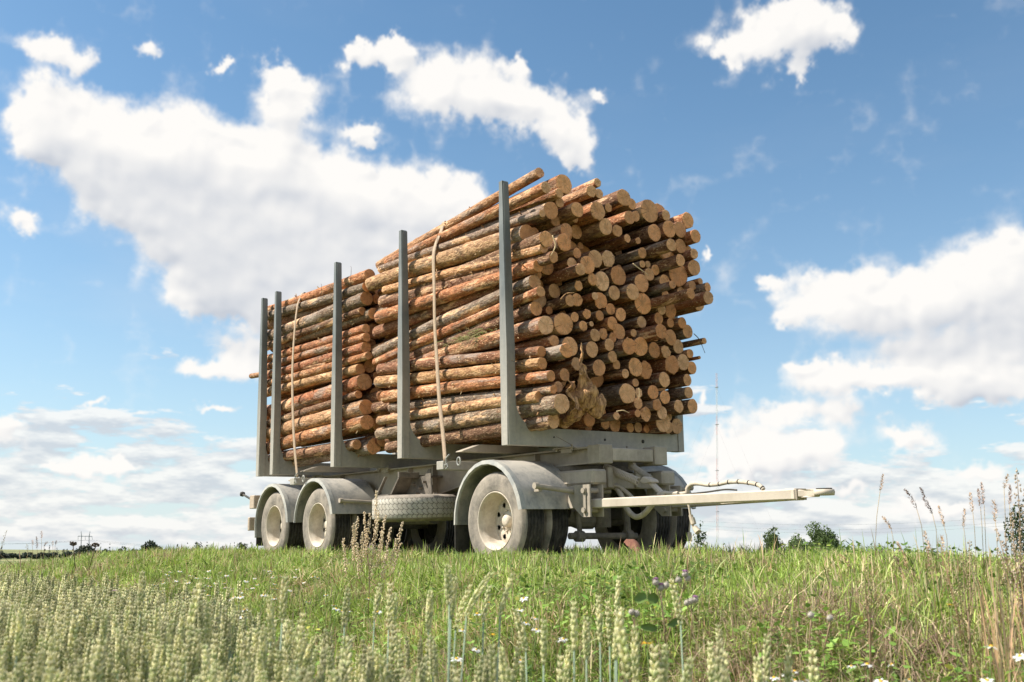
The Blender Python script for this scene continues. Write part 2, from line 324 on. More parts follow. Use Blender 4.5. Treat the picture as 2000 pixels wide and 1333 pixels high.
# ---------------------------------------------------------------- helpers
def tag(o, label=None, cat=None, group=None, kind=None):
    if label: o['label'] = label
    if cat: o['category'] = cat
    if group: o['group'] = group
    if kind: o['kind'] = kind
    return o
def empty(name, mw, label, cat, group=None):
    o = bpy.data.objects.new(name, None); COL.objects.link(o); o.matrix_world = mw; o.empty_display_size = .2
    return tag(o, label, cat, group)
def link(name, me, mats, parent=None, smooth=None, local=None):
    for m in (mats if isinstance(mats, (list, tuple)) else [mats]): me.materials.append(m)
    o = bpy.data.objects.new(name, me); COL.objects.link(o)
    if parent is not None: o.parent = parent
    if local is not None: o.matrix_local = local
    if smooth: 
        me.polygons.foreach_set('use_smooth', [True] * len(me.polygons))
    return o
class B:
    """collects shapes of one part; build() links them as one mesh"""
    def __init__(s): s.bm = bmesh.new(); s.mi = 0
    def _mat(s, fs):
        for f in fs: f.material_index = s.mi
    def box(s, a, b, bev=.006, rot=None, piv=None):
        a, b = Vector(a), Vector(b); c = (a + b) / 2; d = b - a
        r = bmesh.ops.create_cube(s.bm, size=1); vs = r['verts']
        for v in vs: v.co = Vector((v.co.x * d.x, v.co.y * d.y, v.co.z * d.z))
        es = list({e for v in vs for e in v.link_edges}); fs = list({f for v in vs for f in v.link_faces}); s._mat(fs)
        if bev > 0 and min(abs(q) for q in d) > bev * 2.2:
            rr = bmesh.ops.bevel(s.bm, geom=es, offset=bev, segments=1, affect='EDGES'); vs = list({v for f in rr['faces'] for v in f.verts} | {v for v in vs if v.is_valid})
            s._mat(rr['faces'])
        m = Matrix.Translation(c)
        if rot is not None: m = m @ rot.to_4x4()
        bmesh.ops.transform(s.bm, matrix=m, verts=vs); return s
    def prism(s, poly, axis, lo, hi, bev=0):
        """poly: 2-D outline; axis the extrusion axis ('x','y','z')"""
        def P(u, v, w): return {'x': (w, u, v), 'y': (u, w, v), 'z': (u, v, w)}[axis]
        A = [s.bm.verts.new(P(u, v, lo)) for u, v in poly]; Bv = [s.bm.verts.new(P(u, v, hi)) for u, v in poly]
        n = len(poly); fs = [s.bm.faces.new(A), s.bm.faces.new(Bv[::-1])]
        for i in range(n): fs.append(s.bm.faces.new((A[i], Bv[i], Bv[(i + 1) % n], A[(i + 1) % n])))
        s._mat(fs)
        if bev: 
            es = list({e for f in fs for e in f.edges}); r = bmesh.ops.bevel(s.bm, geom=es, offset=bev, segments=1, affect='EDGES'); s._mat(r['faces'])
        return s
    def tube(s, pts, r, seg=10, cap=True, flat=1.0):
        pts = [Vector(p) for p in pts]; n = len(pts); rs = r if isinstance(r, (list, tuple)) else [r] * n
        t0 = (pts[1] - pts[0]).normalized(); nn = t0.orthogonal().normalized(); rings = []
        for i, p in enumerate(pts):
            t = ((pts[min(i + 1, n - 1)] - p).normalized() + (p - pts[max(i - 1, 0)]).normalized())
            t = t.normalized() if t.length > 1e-6 else t0
            nn = (nn - t * nn.dot(t)).normalized(); bb = t.cross(nn)
            rings.append([s.bm.verts.new(p + (nn * math.cos(a) + bb * math.sin(a) * flat) * max(rs[i], 1e-5)) for a in [2 * math.pi * k / seg for k in range(seg)]])
        fs = []
        for i in range(n - 1):
            for k in range(seg): fs.append(s.bm.faces.new((rings[i][k], rings[i][(k + 1) % seg], rings[i + 1][(k + 1) % seg], rings[i + 1][k])))
        if cap: fs.append(s.bm.faces.new(rings[0][::-1])); fs.append(s.bm.faces.new(rings[-1]))
        s._mat(fs); return s
    def lathe(s, prof, seg=48, axis='y', centre=(0, 0, 0), mats=None, uv=False, closed=False):
        """prof: (radius, along-axis) pairs"""
        c = Vector(centre); rings = []
        for (r, h) in prof:
            ring = []
            for k in range(seg):
                a = 2 * math.pi * k / seg; u, v = r * math.cos(a), r * math.sin(a)
                ring.append(s.bm.verts.new(c + Vector((u, h, v) if axis == 'y' else (u, v, h) if axis == 'z' else (h, u, v))))
            rings.append(ring)
        lay = s.bm.loops.layers.uv.verify() if uv else None; cum = [0]
        for i in range(1, len(prof)): cum.append(cum[-1] + math.hypot(prof[i][0] - prof[i - 1][0], prof[i][1] - prof[i - 1][1]))
        m = len(prof) if closed else len(prof) - 1; R = max(p[0] for p in prof)
        for i in range(m):
            j = (i + 1) % len(prof)
            for k in range(seg):
                f = s.bm.faces.new((rings[i][k], rings[i][(k + 1) % seg], rings[j][(k + 1) % seg], rings[j][k]))
                f.material_index = mats[i] if mats else s.mi; f.smooth = True
                if uv:
                    us = [k, k + 1, k + 1, k]; vs_ = [cum[i], cum[i], cum[i] + .001 if j == 0 else cum[j], cum[i] + .001 if j == 0 else cum[j]]
                    for l_, a, b in zip(f.loops, us, vs_): l_[lay].uv = (a / seg * 2 * math.pi * R, b)
        return s
    def build(s, name, mats, parent=None, smooth=False, mw=None, local=None):
        bmesh.ops.recalc_face_normals(s.bm, faces=s.bm.faces)
        me = bpy.data.meshes.new(name); s.bm.to_mesh(me); s.bm.free()
        if smooth:
            me.polygons.foreach_set('use_smooth', [True] * len(me.polygons))
            if smooth != 'all': me.set_sharp_from_angle(angle=rad(38))
        o = link(name, me, mats, parent)
        if local is not None: o.matrix_local = local
        if mw is not None: o.matrix_world = mw
        return o
def fast_mesh(name, V, Fc, tint=None, smooth=False):
    """V (n,3); Fc list of (m,k) int arrays"""
    me = bpy.data.meshes.new(name); V = np.asarray(V, np.float32)
    me.vertices.add(len(V)); me.vertices.foreach_set('co', V.ravel())
    li = np.concatenate([f.ravel() for f in Fc]).astype(np.int32); tot = np.concatenate([np.full(len(f), f.shape[1]) for f in Fc]).astype(np.int32)
    st = np.concatenate([[0], np.cumsum(tot)[:-1]]).astype(np.int32)
    me.loops.add(len(li)); me.loops.foreach_set('vertex_index', li)
    me.polygons.add(len(tot)); me.polygons.foreach_set('loop_start', st); me.polygons.foreach_set('loop_total', tot)
    if smooth: me.polygons.foreach_set('use_smooth', np.ones(len(tot), bool))
    if tint is not None:
        a = me.attributes.new('tint', 'FLOAT_COLOR', 'POINT'); a.data.foreach_set('color', np.c_[tint, np.ones(len(V))].astype(np.float32).ravel())
    me.update(calc_edges=True); return me
def sm(a, b, x): t = np.clip((x - a) / (b - a), 0, 1); return t * t * (3 - 2 * t)

# ---------------------------------------------------------------- ground
MTn = np.array(MT); MTIn = np.array(MTI)
def to_tr(x, y, z=.55):
    return MTIn[0, 0] * x + MTIn[0, 1] * y + MTIn[0, 2] * z + MTIn[0, 3], MTIn[1, 0] * x + MTIn[1, 1] * y + MTIn[1, 2] * z + MTIn[1, 3]
def ground(x, y):
    x = np.asarray(x, float); y = np.asarray(y, float); xt, yt = to_tr(x, y)
    # height of the trailer's standing plane above (x, y)
    plane = (0 - MTIn[2, 0] * x - MTIn[2, 1] * y - MTIn[2, 3]) / MTIn[2, 2]
    flat = .56
    w = sm(13, 6.5, np.hypot((xt + 3.5), (yt - 1.3) * 1.4))
    road = flat * (1 - w) + plane * w
    road = road + .13 * sm(1.0, 5, xt) * sm(4, 0, yt) + .06 * np.exp(-((yt + .75) / .55) ** 2)
    bank = sm(-4.75, -1.9, yt)
    z = road * bank
    z = z - (road + .5) * sm(3.4, 11, yt)
    d = np.hypot(x, y); z = z - 6 * sm(40, 500, d) * sm(3.4, 30, yt) 
    z = z - .03 * sm(-6.8, -11, xt) * bank * sm(6, 3, yt) - .9 * sm(22, 60, d)
    z = z + .035 * np.sin(x * 1.7 + y * .6) * np.sin(y * 1.3 - x * .4) * sm(-5.2, -3.5, yt) * sm(60, 20, d) * (1 - .7 * w)
    return z
def gpt(px, py_unused, d):
    """a ground point in the direction of azimuth column px at ground distance d"""
    a = math.atan((px - 1000) / FPX / math.cos(PITCH)); x, y = d * math.sin(a), d * math.cos(a); return x, y, float(ground(x, y))
def at(px, py, d):
    """world point seen at photo column px, row py, at depth d"""
    v = f_ + R_ * ((px - 1000) / FPX) - U_ * ((py - 666.5) / FPX); return Vector((0, 0, HC)) + v * d
k = np.linspace(-1, 1, 301); gx = np.sinh(k * 8.2) / math.sinh(8.2) * 5200
ky = np.linspace(-.62, 1, 261); gy = np.sinh(ky * 8.2) / math.sinh(8.2) * 5200 + 4
GX, GY = np.meshgrid(gx, gy); GZ = ground(GX, GY)
idx = np.arange(GX.size).reshape(GX.shape); q = np.stack([idx[:-1, :-1], idx[:-1, 1:], idx[1:, 1:], idx[1:, :-1]], -1).reshape(-1, 4)
go = link('ground', fast_mesh('ground', np.stack([GX, GY, GZ], -1).reshape(-1, 3), [q], smooth=True), MAT['ground'])
tag(go, 'green turf bank and soil under the grass and wheat', None, None, 'structure')

# ---------------------------------------------------------------- the trailer
BX = [-6.857, -6.287, -4.134, -2.247, 0.0]; ZB, ZT, WY = 1.292, 4.209, 2.6
TR = empty('log_trailer', MT, 'dusty grey three axle log trailer with steel stakes, parked on the grass bank', 'trailer')
def pt(*a, **k): return B(*a, **k)

# chassis
for y in (.9, 1.7):
    b = B()
    top = 1.275; prof = [(-7.45, 1.12), (-7.2, .95), (-6.9, .86), (-2.75, .86), (-1.25, 1.10), (.60, 1.11)]
    b.prism([(-7.45, top - .02), (.60, top - .02)] + prof[::-1], 'y', y - .008, y + .008)
    b.box((-7.45, y - .085, top - .02), (.60, y + .085, top), .004)
    for (x0, z0), (x1, z1) in zip(prof[:-1], prof[1:]):
        b.prism([(x0, z0), (x1, z1), (x1, z1 - .018), (x0, z0 - .018)], 'y', y - .085, y + .085)
    for xs in (-5.5, -3.4, -2.75, -1.25, -.5): b.box((xs - .006, y - .08, .9 if xs < -2 else 1.14), (xs + .006, y - .009, top - .021), 0)
    b.box((.46, y - .10, 1.085), (.665, y + .085, 1.287), .008)
    b.build('chassis_beam', MAT['frame'], TR)
B().box((.50, .99, 1.115), (.645, 1.595, 1.255), .01).build('front_cross_beam', MAT['dust'], TR)
for x in (-7.35, -5.0, -3.9, -2.9): B().box((x - .05, .91, 1.02), (x + .05, 1.69, 1.20), .006).build('cross_member', MAT['under'], TR)
# bunks: one U of plate and box steel each, two tapered stakes and a floor beam
def stake_part(x, near):
    s = 1 if near else -1; y0 = 0 if near else WY
    b = B(); bm = b.bm
    w0, w1, t0, t1 = .135, .088, .115, .088
    # stake from beam to tip, tapering
    def ring(z, w, t, xo): return [(x + xo, y0, z), (x + xo + w, y0, z), (x + xo + w, y0 + s * t, z), (x + xo, y0 + s * t, z)]
    rs = [ring(ZB, w0, t0, 0), ring(ZB + 1.0, w0 * .93, t0 * .96, .003), ring(ZT - .012, w1, t1, .012), ring(ZT, w1 - .02, t1 - .02, .022)]
    vs = [[bm.verts.new(p) for p in r] for r in rs]
    for a, c in zip(vs[:-1], vs[1:]):
        for k in range(4): bm.faces.new((a[k], a[(k + 1) % 4], c[(k + 1) % 4], c[k]))
    bm.faces.new(vs[0][::-1]); bm.faces.new(vs[-1])
    bmesh.ops.bevel(bm, geom=[e for e in bm.edges if abs(e.verts[0].co.z - e.verts[1].co.z) > .2], offset=.014, segments=2, affect='EDGES')
    return b
for x in BX:
    bu = B()
    # floor beam with curved gussets into the stakes
    R = .27; g = []
    inn = [(.118 + R - R * math.cos(a), ZB + .195 + R - R * math.sin(a)) for a in [i * math.pi / 2 / 8 for i in range(9)]]
    poly = [(.112, ZB + .002), (WY - .112, ZB + .002)] + [(WY - u, v) for u, v in inn] + inn[::-1]
    bu.prism(poly, 'x', x + .012, x + .122)
    o = bu.build('bunk', MAT['stake'], TR)
    stake_part(x, True).build('stake', MAT['stake'], o); stake_part(x, False).build('stake', MAT['stake'], o)
    for y in (.9, 1.7):
        c = B(); c.box((x - .10, y - .13, 1.2755), (x + .25, y + .13, 1.2905), .003); c.box((x + .02, y - .11, 1.225), (x + .20, y - .088, 1.2745), .003)
        for q in (-.06, .21): c.tube([(x + q, y - .10, 1.25), (x + q, y - .10, 1.32)], .012, 6)
        c.build('bunk_clamp', MAT['dust'], TR)
for yy_, rr_ in ((1.93, .022), (1.35, .014), (.62, .010)):
    b = B(); b.lathe([(rr_, .1225), (rr_, .126), (.0005, .126)], 16, 'x', (0, yy_, ZB + .10)); b.build('plugged_hole', MAT['dark'], TR)
for x in BX:
    b = B()
    for yy_ in (.06,):
        b.lathe([(.012, .1225), (.012, .135), (.0005, .137)], 6, 'x', (x, yy_ + (.03 if yy_ < 1 else -.03), ZB + .04))
    b.build('bunk_pin', MAT['lip'], TR)
# lashing boxes, folded trays, hooks
for bx, n in ((-1.31, 0), (-5.49, 1)):
    b = B(); b.box((bx, .0, 1.10), (bx + .15, 2.6, 1.20), .006); b.build('lashing_beam', MAT['stake'], TR)
    b = B(); b.tube([(bx + .22, -.02, 1.12), (bx + .24, -.03, 1.15), (bx + .28, -.03, 1.16), (bx + .30, -.03, 1.12), (bx + .26, -.03, 1.10)], .010, 6)
    b.tube([(bx + .26, -.03, 1.14), (bx + .27, -.035, 1.22), (bx + .33, -.03, 1.26)], .009, 6); b.build('lashing_hook', MAT['lip'], TR)
    b = B(); c = Vector((bx + .48, .0, 1.175)); b.tube([c + Vector((.035 * math.cos(a), 0, .045 * math.sin(a))) for a in [i * math.pi / 5 for i in range(11)]], .009, 6); b.build('lashing_eye', MAT['lip'], TR)
for tx in (-1.06, -5.36):
    b = B(); b.prism([(.10, 1.292), (.115, 1.305), (.36, 1.384), (1.2, 1.384), (1.2, 1.292)], 'x', tx, tx + .14, .004); b.build('folded_side_tray', MAT['frame'], TR)

# wheels
def tyre_profile(Rt, w, rr):
    h = w / 2
    return [(rr + .008, -h * .80), (rr + .022, -h * .97), (rr + .03, -h * .955), (rr + .075, -h * 1.07), (rr + .085, -h * 1.06), (Rt - .085, -h * 1.07), (Rt - .05, -h * 1.02), (Rt - .045, -h * 1.0), (Rt - .018, -h * .86), (Rt - .004, -h * .76)]
def wheel(parent_xf, cx, yo, cz, Rt=.528, w=.295, side=1, dual=True, steer=0):
    """side 1: outer face towards -y"""
    loc = Matrix.Translation((cx, yo, cz)) @ Matrix.Diagonal((1, side, 1, 1))
    e = bpy.data.objects.new('wheel', None); COL.objects.link(e); e.parent = TR; e.matrix_local = Matrix.Translation((cx, yo, cz)) @ Matrix.Rotation(rad(steer), 4, 'Z'); e.empty_display_size = .2
    def tyre(y0, nm='tyre'):
        rr = .30; h = w / 2; L = tyre_profile(Rt, w, rr)
        tr = []
        nL_ = len(L); yy = -h * .78; n = 5; gw = .010; step = (2 * h * .78) / n
        for i in range(1, n):
            y = -h * .78 + step * i
            tr += [(Rt, y - gw), (Rt - .012, y - gw * .7), (Rt - .012, y + gw * .7), (Rt, y + gw)]
        prof = L + tr + [(r, -y) for r, y in L[::-1]]
        prof = [(r, (y + h) * side + y0) for r, y in prof]; zig = {j for j, (r, y) in enumerate(prof) if nL_ <= j < len(prof) - nL_}
        nL = len(L); mats = [0] * (nL - 1) + [1] * (len(tr) + 1) + [0] * (nL - 1)
        bb = B(); bb.lathe(prof, 144, 'y', (0, 0, 0), mats, uv=True)
        bb.bm.verts.ensure_lookup_table()
        for j in zig:
            for k in range(144): bb.bm.verts[j * 144 + k].co.y += .0045 * (1 if k % 4 < 2 else -1)
        bb.build(nm, [MAT['side'], MAT['tread']], e, 'all')
    tyre(0)
    if dual: tyre(side * (w + .04))
    # rim: lip, barrel, dished disc with hand holes
    bb = B(); y = lambda q: q * side
    prof = [(.300, y(.030)), (.312, y(.012)), (.318, y(.016)), (.314, y(.004)), (.306, y(.002)), (.298, y(.010)), (.292, y(.035)), (.280, y(.05)), (.274, y(.11)), (.266, y(.17)), (.250, y(.205))]
    bb.lathe(prof, 72)
    # disc with holes
    nr, na = 16, 120; r0_, r1_ = .11, .250; vs = [[bb.bm.verts.new((r * math.cos(2 * math.pi * k / na), y(.205 - .018 * math.sin(math.pi * (r1_ - r) / (r1_ - r0_))), r * math.sin(2 * math.pi * k / na))) for k in range(na)] for r in [r0_ + (r1_ - r0_) * i / nr for i in range(nr + 1)]]
    for i in range(nr):
        for k in range(na):
            rm = r0_ + (r1_ - r0_) * (i + .5) / nr; am = 2 * math.pi * (k + .5) / na
            hole = False
            for hh in range(8):
                ha = math.pi / 8 + hh * math.pi / 4; dx = rm * math.cos(am) - .183 * math.cos(ha); dz = rm * math.sin(am) - .183 * math.sin(ha)
                if dx * dx + dz * dz < .029 ** 2: hole = True
            if hole: continue
            f = bb.bm.faces.new((vs[i][k], vs[i][(k + 1) % na], vs[i + 1][(k + 1) % na], vs[i + 1][k])); f.smooth = True
    bb.lathe([(.11, y(.205)), (.105, y(.195)), (.06, y(.193))], 40)
    bb.build('rim', MAT['rim'], e, 'all')
    h = B(); h.lathe([(.068, y(.20)), (.064, y(.155)), (.052, y(.140)), (.03, y(.134)), (.0005, y(.132))], 36)
    for k in range(10):
        a = 2 * math.pi * k / 10; p = Vector((.118 * math.cos(a), y(.206), .118 * math.sin(a))); h.tube([p, p - Vector((0, y(.028), 0))], .011, 6)
    h.build('hub', MAT['rim'], e, 'all')
    d = B(); d.lathe([(.20, y(.30)), (.20, y(.52)), (.0005, y(.52))], 24); d.lathe([(.2, y(.30)), (.0005, y(.30))], 24); d.build('brake_drum', MAT['dark'], e)
    return e
AX = (-.26, -4.70, -6.27)
for ax in AX:
    wheel(TR, ax, .085, .505, side=1, steer=2.4 if ax > -1 else 0); wheel(TR, ax, 2.515, .505, side=-1, steer=2.4 if ax > -1 else 0)
    b = B(); b.tube([(ax, .72, .505), (ax, 1.88, .505)], .075, 14); b.box((ax - .3, .93, .50), (ax + .35, 1.0, .64), .01); b.box((ax - .3, 1.6, .50), (ax + .35, 1.67, .64), .01)
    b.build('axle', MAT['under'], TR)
    for y in (.96, 1.64):
        d = B(); d.lathe([(.10, .86), (.13, .83), (.13, .72), (.10, .69)], 20, 'z', (ax - .33, y, 0)); d.lathe([(.0005, .86), (.1, .86)], 20, 'z', (ax - .33, y, 0)); d.box((ax - .45, y - .04, .56), (ax - .1, y + .04, .68), .01); d.build('air_spring', MAT['dark'], TR)
    if ax < -1:
        for y in (.96, 1.64): B().prism([(ax + .25, .50), (ax + .55, .62), (ax + .62, .85), (ax + .42, .85), (ax + .30, .66)], 'y', y - .04, y + .04).build('axle_hanger', MAT['under'], TR)
# mudguards
def mudguard(cx, cz, R, a0, a1, ya, yb, lipw=.055, facets=10):
    th = .012; pts = [(cx + R * math.cos(a), cz + R * math.sin(a)) for a in [rad(a0 + (a1 - a0) * i / facets) for i in range(facets + 1)]]
    pin = [(cx + (R - th) * math.cos(a), cz + (R - th) * math.sin(a)) for a in [rad(a0 + (a1 - a0) * i / facets) for i in range(facets + 1)]]
    b = B(); s = 1 if yb > ya else -1
    b.prism(pts + pin[::-1], 'y', min(ya, yb), max(ya, yb))
    g = b.build('mudguard', MAT['fender'], TR, True)
    # rolled lip facing outwards
    l = B(); Ri = R - lipw
    n = facets
    for (ra, rb, ha, hb) in ((R + .004, R + .001, ya + s * .06, ya + s * .0), (R + .001, Ri + .012, ya + s * .0, ya - s * .012), (Ri + .012, Ri, ya - s * .012, ya + s * .012)):
        A = []; Cc = []
        for i in range(n + 1):
            a = rad(a0 + (a1 - a0) * i / n); A.append(l.bm.verts.new((cx + ra * math.cos(a), ha, cz + ra * math.sin(a)))); Cc.append(l.bm.verts.new((cx + rb * math.cos(a), hb, cz + rb * math.sin(a))))
        for i in range(n): l.bm.faces.new((A[i], A[i + 1], Cc[i + 1], Cc[i]))
    l.build('rolled_edge', MAT['lip'], g, True)
    return g
for (cx, cz, a0, a1) in ((-.34, .505, 10, 183), (-4.75, .515, 12, 177), (-6.27, .50, 5, 195)):
    mudguard(cx, cz, .655, a0, a1, .035, .76, facets=14); mudguard(cx, cz, .655, a0, a1, 2.565, 1.84, facets=14)
for (x, xe, z0, z1) in ((.366, .40, .855, .79), (-4.145, -4.07, .835, .80)):
    for s, y0 in ((1, 0), (-1, 2.6)):
        b = B(); b.tube([(x, y0 + s * .16, z0), (xe, y0 + s * .74, z1)], .027, 12); b.tube([(x, y0 + s * .155, z0), (x, y0 + s * .20, z0)], .034, 12); b.box((x - .09, y0 + s * .24 - .02, z0 - .06), (x, y0 + s * .24 + .02, z0 - .02), .003)
        b.build('mudguard_bracket', MAT['frame'], TR)
# mud flap behind the front wheel
B().box((-1.035, .07, .16), (-1.02, .70, .60), .003).build('mud_flap', MAT['dark'], TR)
B().box((-6.93, .07, .20), (-6.915, .70, .42), .003).build('mud_flap', MAT['dark'], TR)

# front dolly
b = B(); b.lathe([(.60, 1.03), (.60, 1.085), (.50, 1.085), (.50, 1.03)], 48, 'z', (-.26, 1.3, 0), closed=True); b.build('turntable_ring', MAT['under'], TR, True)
for y in (.80, 1.80): B().box((-1.0, y - .10, .865), (.665, y + .10, 1.025), .022).build('dolly_beam', MAT['frame'], TR)
b = B(); b.box((.40, .905, .83), (.50, 1.695, 1.0), .008); b.box((-.7, .905, .86), (-.6, 1.695, 1.0), .008)
for y in (1.06, 1.46): b.box((.50, y - .035, .84), (.53, y + .035, 1.06), .006)
b.build('dolly_cross_member', MAT['frame'], TR)
for yc in (.72, 1.86):
    b = B()
    for y in (yc - .085, yc + .085): b.prism([(.44, .862), (.69, .862), (.69, .53), (.56, .53), (.44, .62)], 'y', y - .009, y + .009)
    b.box((.30, yc - .07, .62), (.42, yc + .07, .86), .006)
    for z in (.80, .60):
        b.tube([(.61, yc - .125, z), (.61, yc + .125, z)], .028, 12)
    b.box((.60, yc - .108, .58), (.64, yc - .096, .83), .003)
    b.build('drawbar_hinge', MAT['dust'], TR)
b = B(); b.tube([(.25, .70, .335), (.29, 1.62, .32)], .036, 12)
for y in (.82, 1.5): b.tube([(.255 + .04 * y / 2, y - .045, .33), (.255 + .04 * y / 2, y + .045, .328)], .06, 12)
b.tube([(.26, .84, .34), (.22, .84, .60)], .028, 8); b.tube([(.285, 1.5, .33), (.24, 1.5, .86)], .04, 10)
b.build('anti_roll_bar', MAT['under'], TR)
b = B(); b.lathe([(.11, .42), (.115, .5), (.115, .78), (.08, .84)], 20, 'z', (.16, 1.22, 0)); b.lathe([(.0005, .42), (.11, .42)], 20, 'z', (.16, 1.22, 0))
b.tube([(.1, .78, .56), (.12, .95, .50), (.14, 1.1, .5)], .1, 12); b.build('air_tank', MAT['under'], TR)
# drawbar: two legs meeting at the towing eye
b = B()
def leg(b, p, q, w, h):
    p, q = Vector(p), Vector(q); d = q - p; L = d.length; rot = d.to_track_quat('X', 'Z').to_matrix()
    b.box((p + q) / 2 - Vector((L / 2, w / 2, h / 2)), (p + q) / 2 + Vector((L / 2, w / 2, h / 2)), .012, rot)
leg(b, (.60, .73, .665), (2.79, 1.27, .690), .085, .098); leg(b, (.60, 1.86, .662), (2.79, 1.335, .6885), .085, .096)
b.box((2.70, 1.225, .638), (2.83, 1.375, .744), .014)
db = b.build('drawbar', MAT['bar'], TR)
b = B(); b.prism([(2.846, 1.235), (2.92, 1.262), (3.03, 1.27), (3.03, 1.33), (2.92, 1.338), (2.846, 1.365)], 'z', .662, .732, .01); b.lathe([(.085, .672), (.092, .70), (.085, .725), (.045, .725), (.040, .70), (.045, .672)], 28, 'z', (3.09, 1.3, 0), closed=True)
b.build('towing_eye', MAT['bar'], db)
b = B(); b.lathe([(.070, .726), (.070, .736), (.044, .736), (.044, .726)], 24, 'z', (3.09, 1.3, 0), closed=True); b.build('wear_ring', MAT['dark'], db)
B().box((2.832, 1.23, .640), (2.845, 1.37, .742), .003).build('welded_collar', MAT['frame'], db)
# lifting spring and gas strut
b = B(); p0, p1 = Vector((.336, 1.16, 1.065)), Vector((.81, 1.2, .89)); ax_ = (p1 - p0); L = ax_.length; t = ax_.normalized(); n1 = t.orthogonal().normalized(); n2 = t.cross(n1)
b.tube([p0 + t * L * i / 230 + (n1 * math.cos(i * .59) + n2 * math.sin(i * .59)) * .040 for i in range(231)], .0068, 6); b.tube([p0, p1], .012, 6)
b.build('coil_spring', MAT['bar'], TR)
b = B(); b.tube([(.56, 1.35, 1.07), (.84, 1.35, .925)], .034, 14); b.tube([(.56, 1.33, 1.075), (.56, 1.37, 1.075)], .045, 10); b.build('gas_strut', MAT['dust'], TR)
b = B(); b.prism([(.80, .90), (.86, .945), (.97, .905), (.99, .875), (.90, .865), (.83, .875)], 'y', 1.22, 1.34, .01)
leg(b, (.92, 1.28, .875), (1.12, 1.28, .725), .07, .045); b.build('strut_link', MAT['bar'], TR)
B().box((1.06, 1.1, .69), (1.12, 1.5, .735), .008).build('link_bar', MAT['bar'], TR)
# hoses
def arc(pts, n=8):
    P = [Vector(p) for p in pts]; o = []
    for i in range(len(P) - 1):
        a, b_, c, d = P[max(i - 1, 0)], P[i], P[i + 1], P[min(i + 2, len(P) - 1)]
        for j in range(n):
            t = j / n; o.append(.5 * ((2 * b_) + (c - a) * t + (2 * a - 5 * b_ + 4 * c - d) * t * t + (3 * b_ - a - 3 * c + d) * t ** 3))
    return o + [P[-1]]
ph = arc([(1.26, 1.25, .742), (1.35, 1.28, .745), (1.415, 1.3, .752), (1.428, 1.3, .795), (1.475, 1.3, .832), (1.56, 1.3, .842), (1.70, 1.3, .822), (1.84, 1.3, .822), (1.98, 1.3, .836), (2.12, 1.3, .834), (2.26, 1.3, .815), (2.36, 1.3, .79), (2.41, 1.3, .75)])
b = B(); b.tube(ph, [.021 + (.0035 if (10 < i < 42 and i % 2) else 0) for i in range(len(ph))], 10); hz_ = b.build('air_hose', MAT['hose'], TR, 'all')
b = B()
for i in range(50, len(ph) - 4, 7): b.tube([ph[i], ph[i] + (ph[i + 1] - ph[i]).normalized() * .012], .0232, 10)
b.build('tape_wrap', MAT['dark'], hz_, 'all')
b = B(); b.tube(arc([(.27, 1.2, .84), (.40, 1.2, .852), (.50, 1.18, .82), (.60, 1.16, .72), (.68, 1.15, .60), (.80, 1.15, .525), (.93, 1.15, .55), (1.03, 1.16, .63), (1.09, 1.2, .70)]), .03, 10); b.build('air_hose', MAT['hose'], TR, 'all')
b = B(); b.tube(arc([(.22, 1.05, .80), (.30, 1.08, .86), (.40, 1.10, .84), (.52, 1.15, .86), (.60, 1.2, .80), (.68, 1.24, .72)]), .02, 8); b.box((.30, 1.02, .81), (.42, 1.12, .85), .008); b.tube([(.30, 1.0, .80), (.46, 1.12, .80)], .022, 8); b.tube([(.36, 1.07, .83), (.36, 1.07, .55)], .014, 8)
b.build('brake_valve', MAT['dust'], TR)
b = B(); b.tube(arc([(1.42, 1.3, .66), (1.44, 1.3, .60), (1.455, 1.3, .50), (1.48, 1.3, .42), (1.52, 1.3, .37)]), [.012] * 33, 8); b.tube([(1.47, 1.3, .50), (1.49, 1.3, .44)], .028, 10); b.tube([(1.455, 1.3, .53), (1.475, 1.3, .46)], .022, 8); b.tube([(1.50, 1.3, .41), (1.545, 1.3, .36)], [.026, .034], 10)
b.build('hanging_plug', MAT['hose'], TR)
b = B(); b.tube(arc([(1.42, 1.32, .64), (1.425, 1.32, .5), (1.41, 1.32, .40), (1.405, 1.32, .35)]), .008, 6); b.tube([(1.407, 1.32, .36), (1.402, 1.32, .27)], [.02, .028], 10); b.build('hanging_plug', MAT['dust'], TR)
b = B(); b.tube(arc([(1.42, 1.25, .737), (1.7, 1.26, .748), (1.95, 1.27, .765), (2.10, 1.28, .755)]), .0085, 6); b.build('cable', MAT['dark'], TR)
b = B(); b.tube(arc([(1.05, 1.25, .745), (1.13, 1.25, .765), (1.22, 1.25, .755), (1.34, 1.25, .752)]), .02, 8); b.box((1.10, 1.23, .735), (1.16, 1.28, .775), .006); b.build('hose_coupling', MAT['bar'], TR)

# spare wheel on its carrier
SC = Vector((-2.52, .45, .69))
e = bpy.data.objects.new('spare_wheel', None); COL.objects.link(e); e.parent = TR; e.matrix_local = Matrix.Translation(SC) @ Matrix.Rotation(rad(.6), 4, 'X')
h = .165; Rt = .565
L = [(.30, -h * .8), (.33, -h * .92), (.42, -h), (Rt - .07, -h * .97), (Rt - .022, -h * .84), (Rt, -h * .72)]
prof = L + [(Rt + .002, -h * .35), (Rt + .002, h * .35)] + [(r, -y) for r, y in L[::-1]]
b = B(); b.lathe(prof, 96, 'z', (0, 0, 0), [0] * 5 + [1] * 3 + [0] * 5, uv=True); b.build('tyre', [MAT['side'], MAT['block']], e, 'all')
b = B(); b.lathe([(.30, .13), (.27, .10), (.26, -.05), (.12, -.07), (.0005, -.07)], 48, 'z'); b.lathe([(.30, -.13), (.28, -.10), (.262, -.05)], 48, 'z'); b.build('rim', MAT['rim'], e, 'all')
b = B(); zt = .862
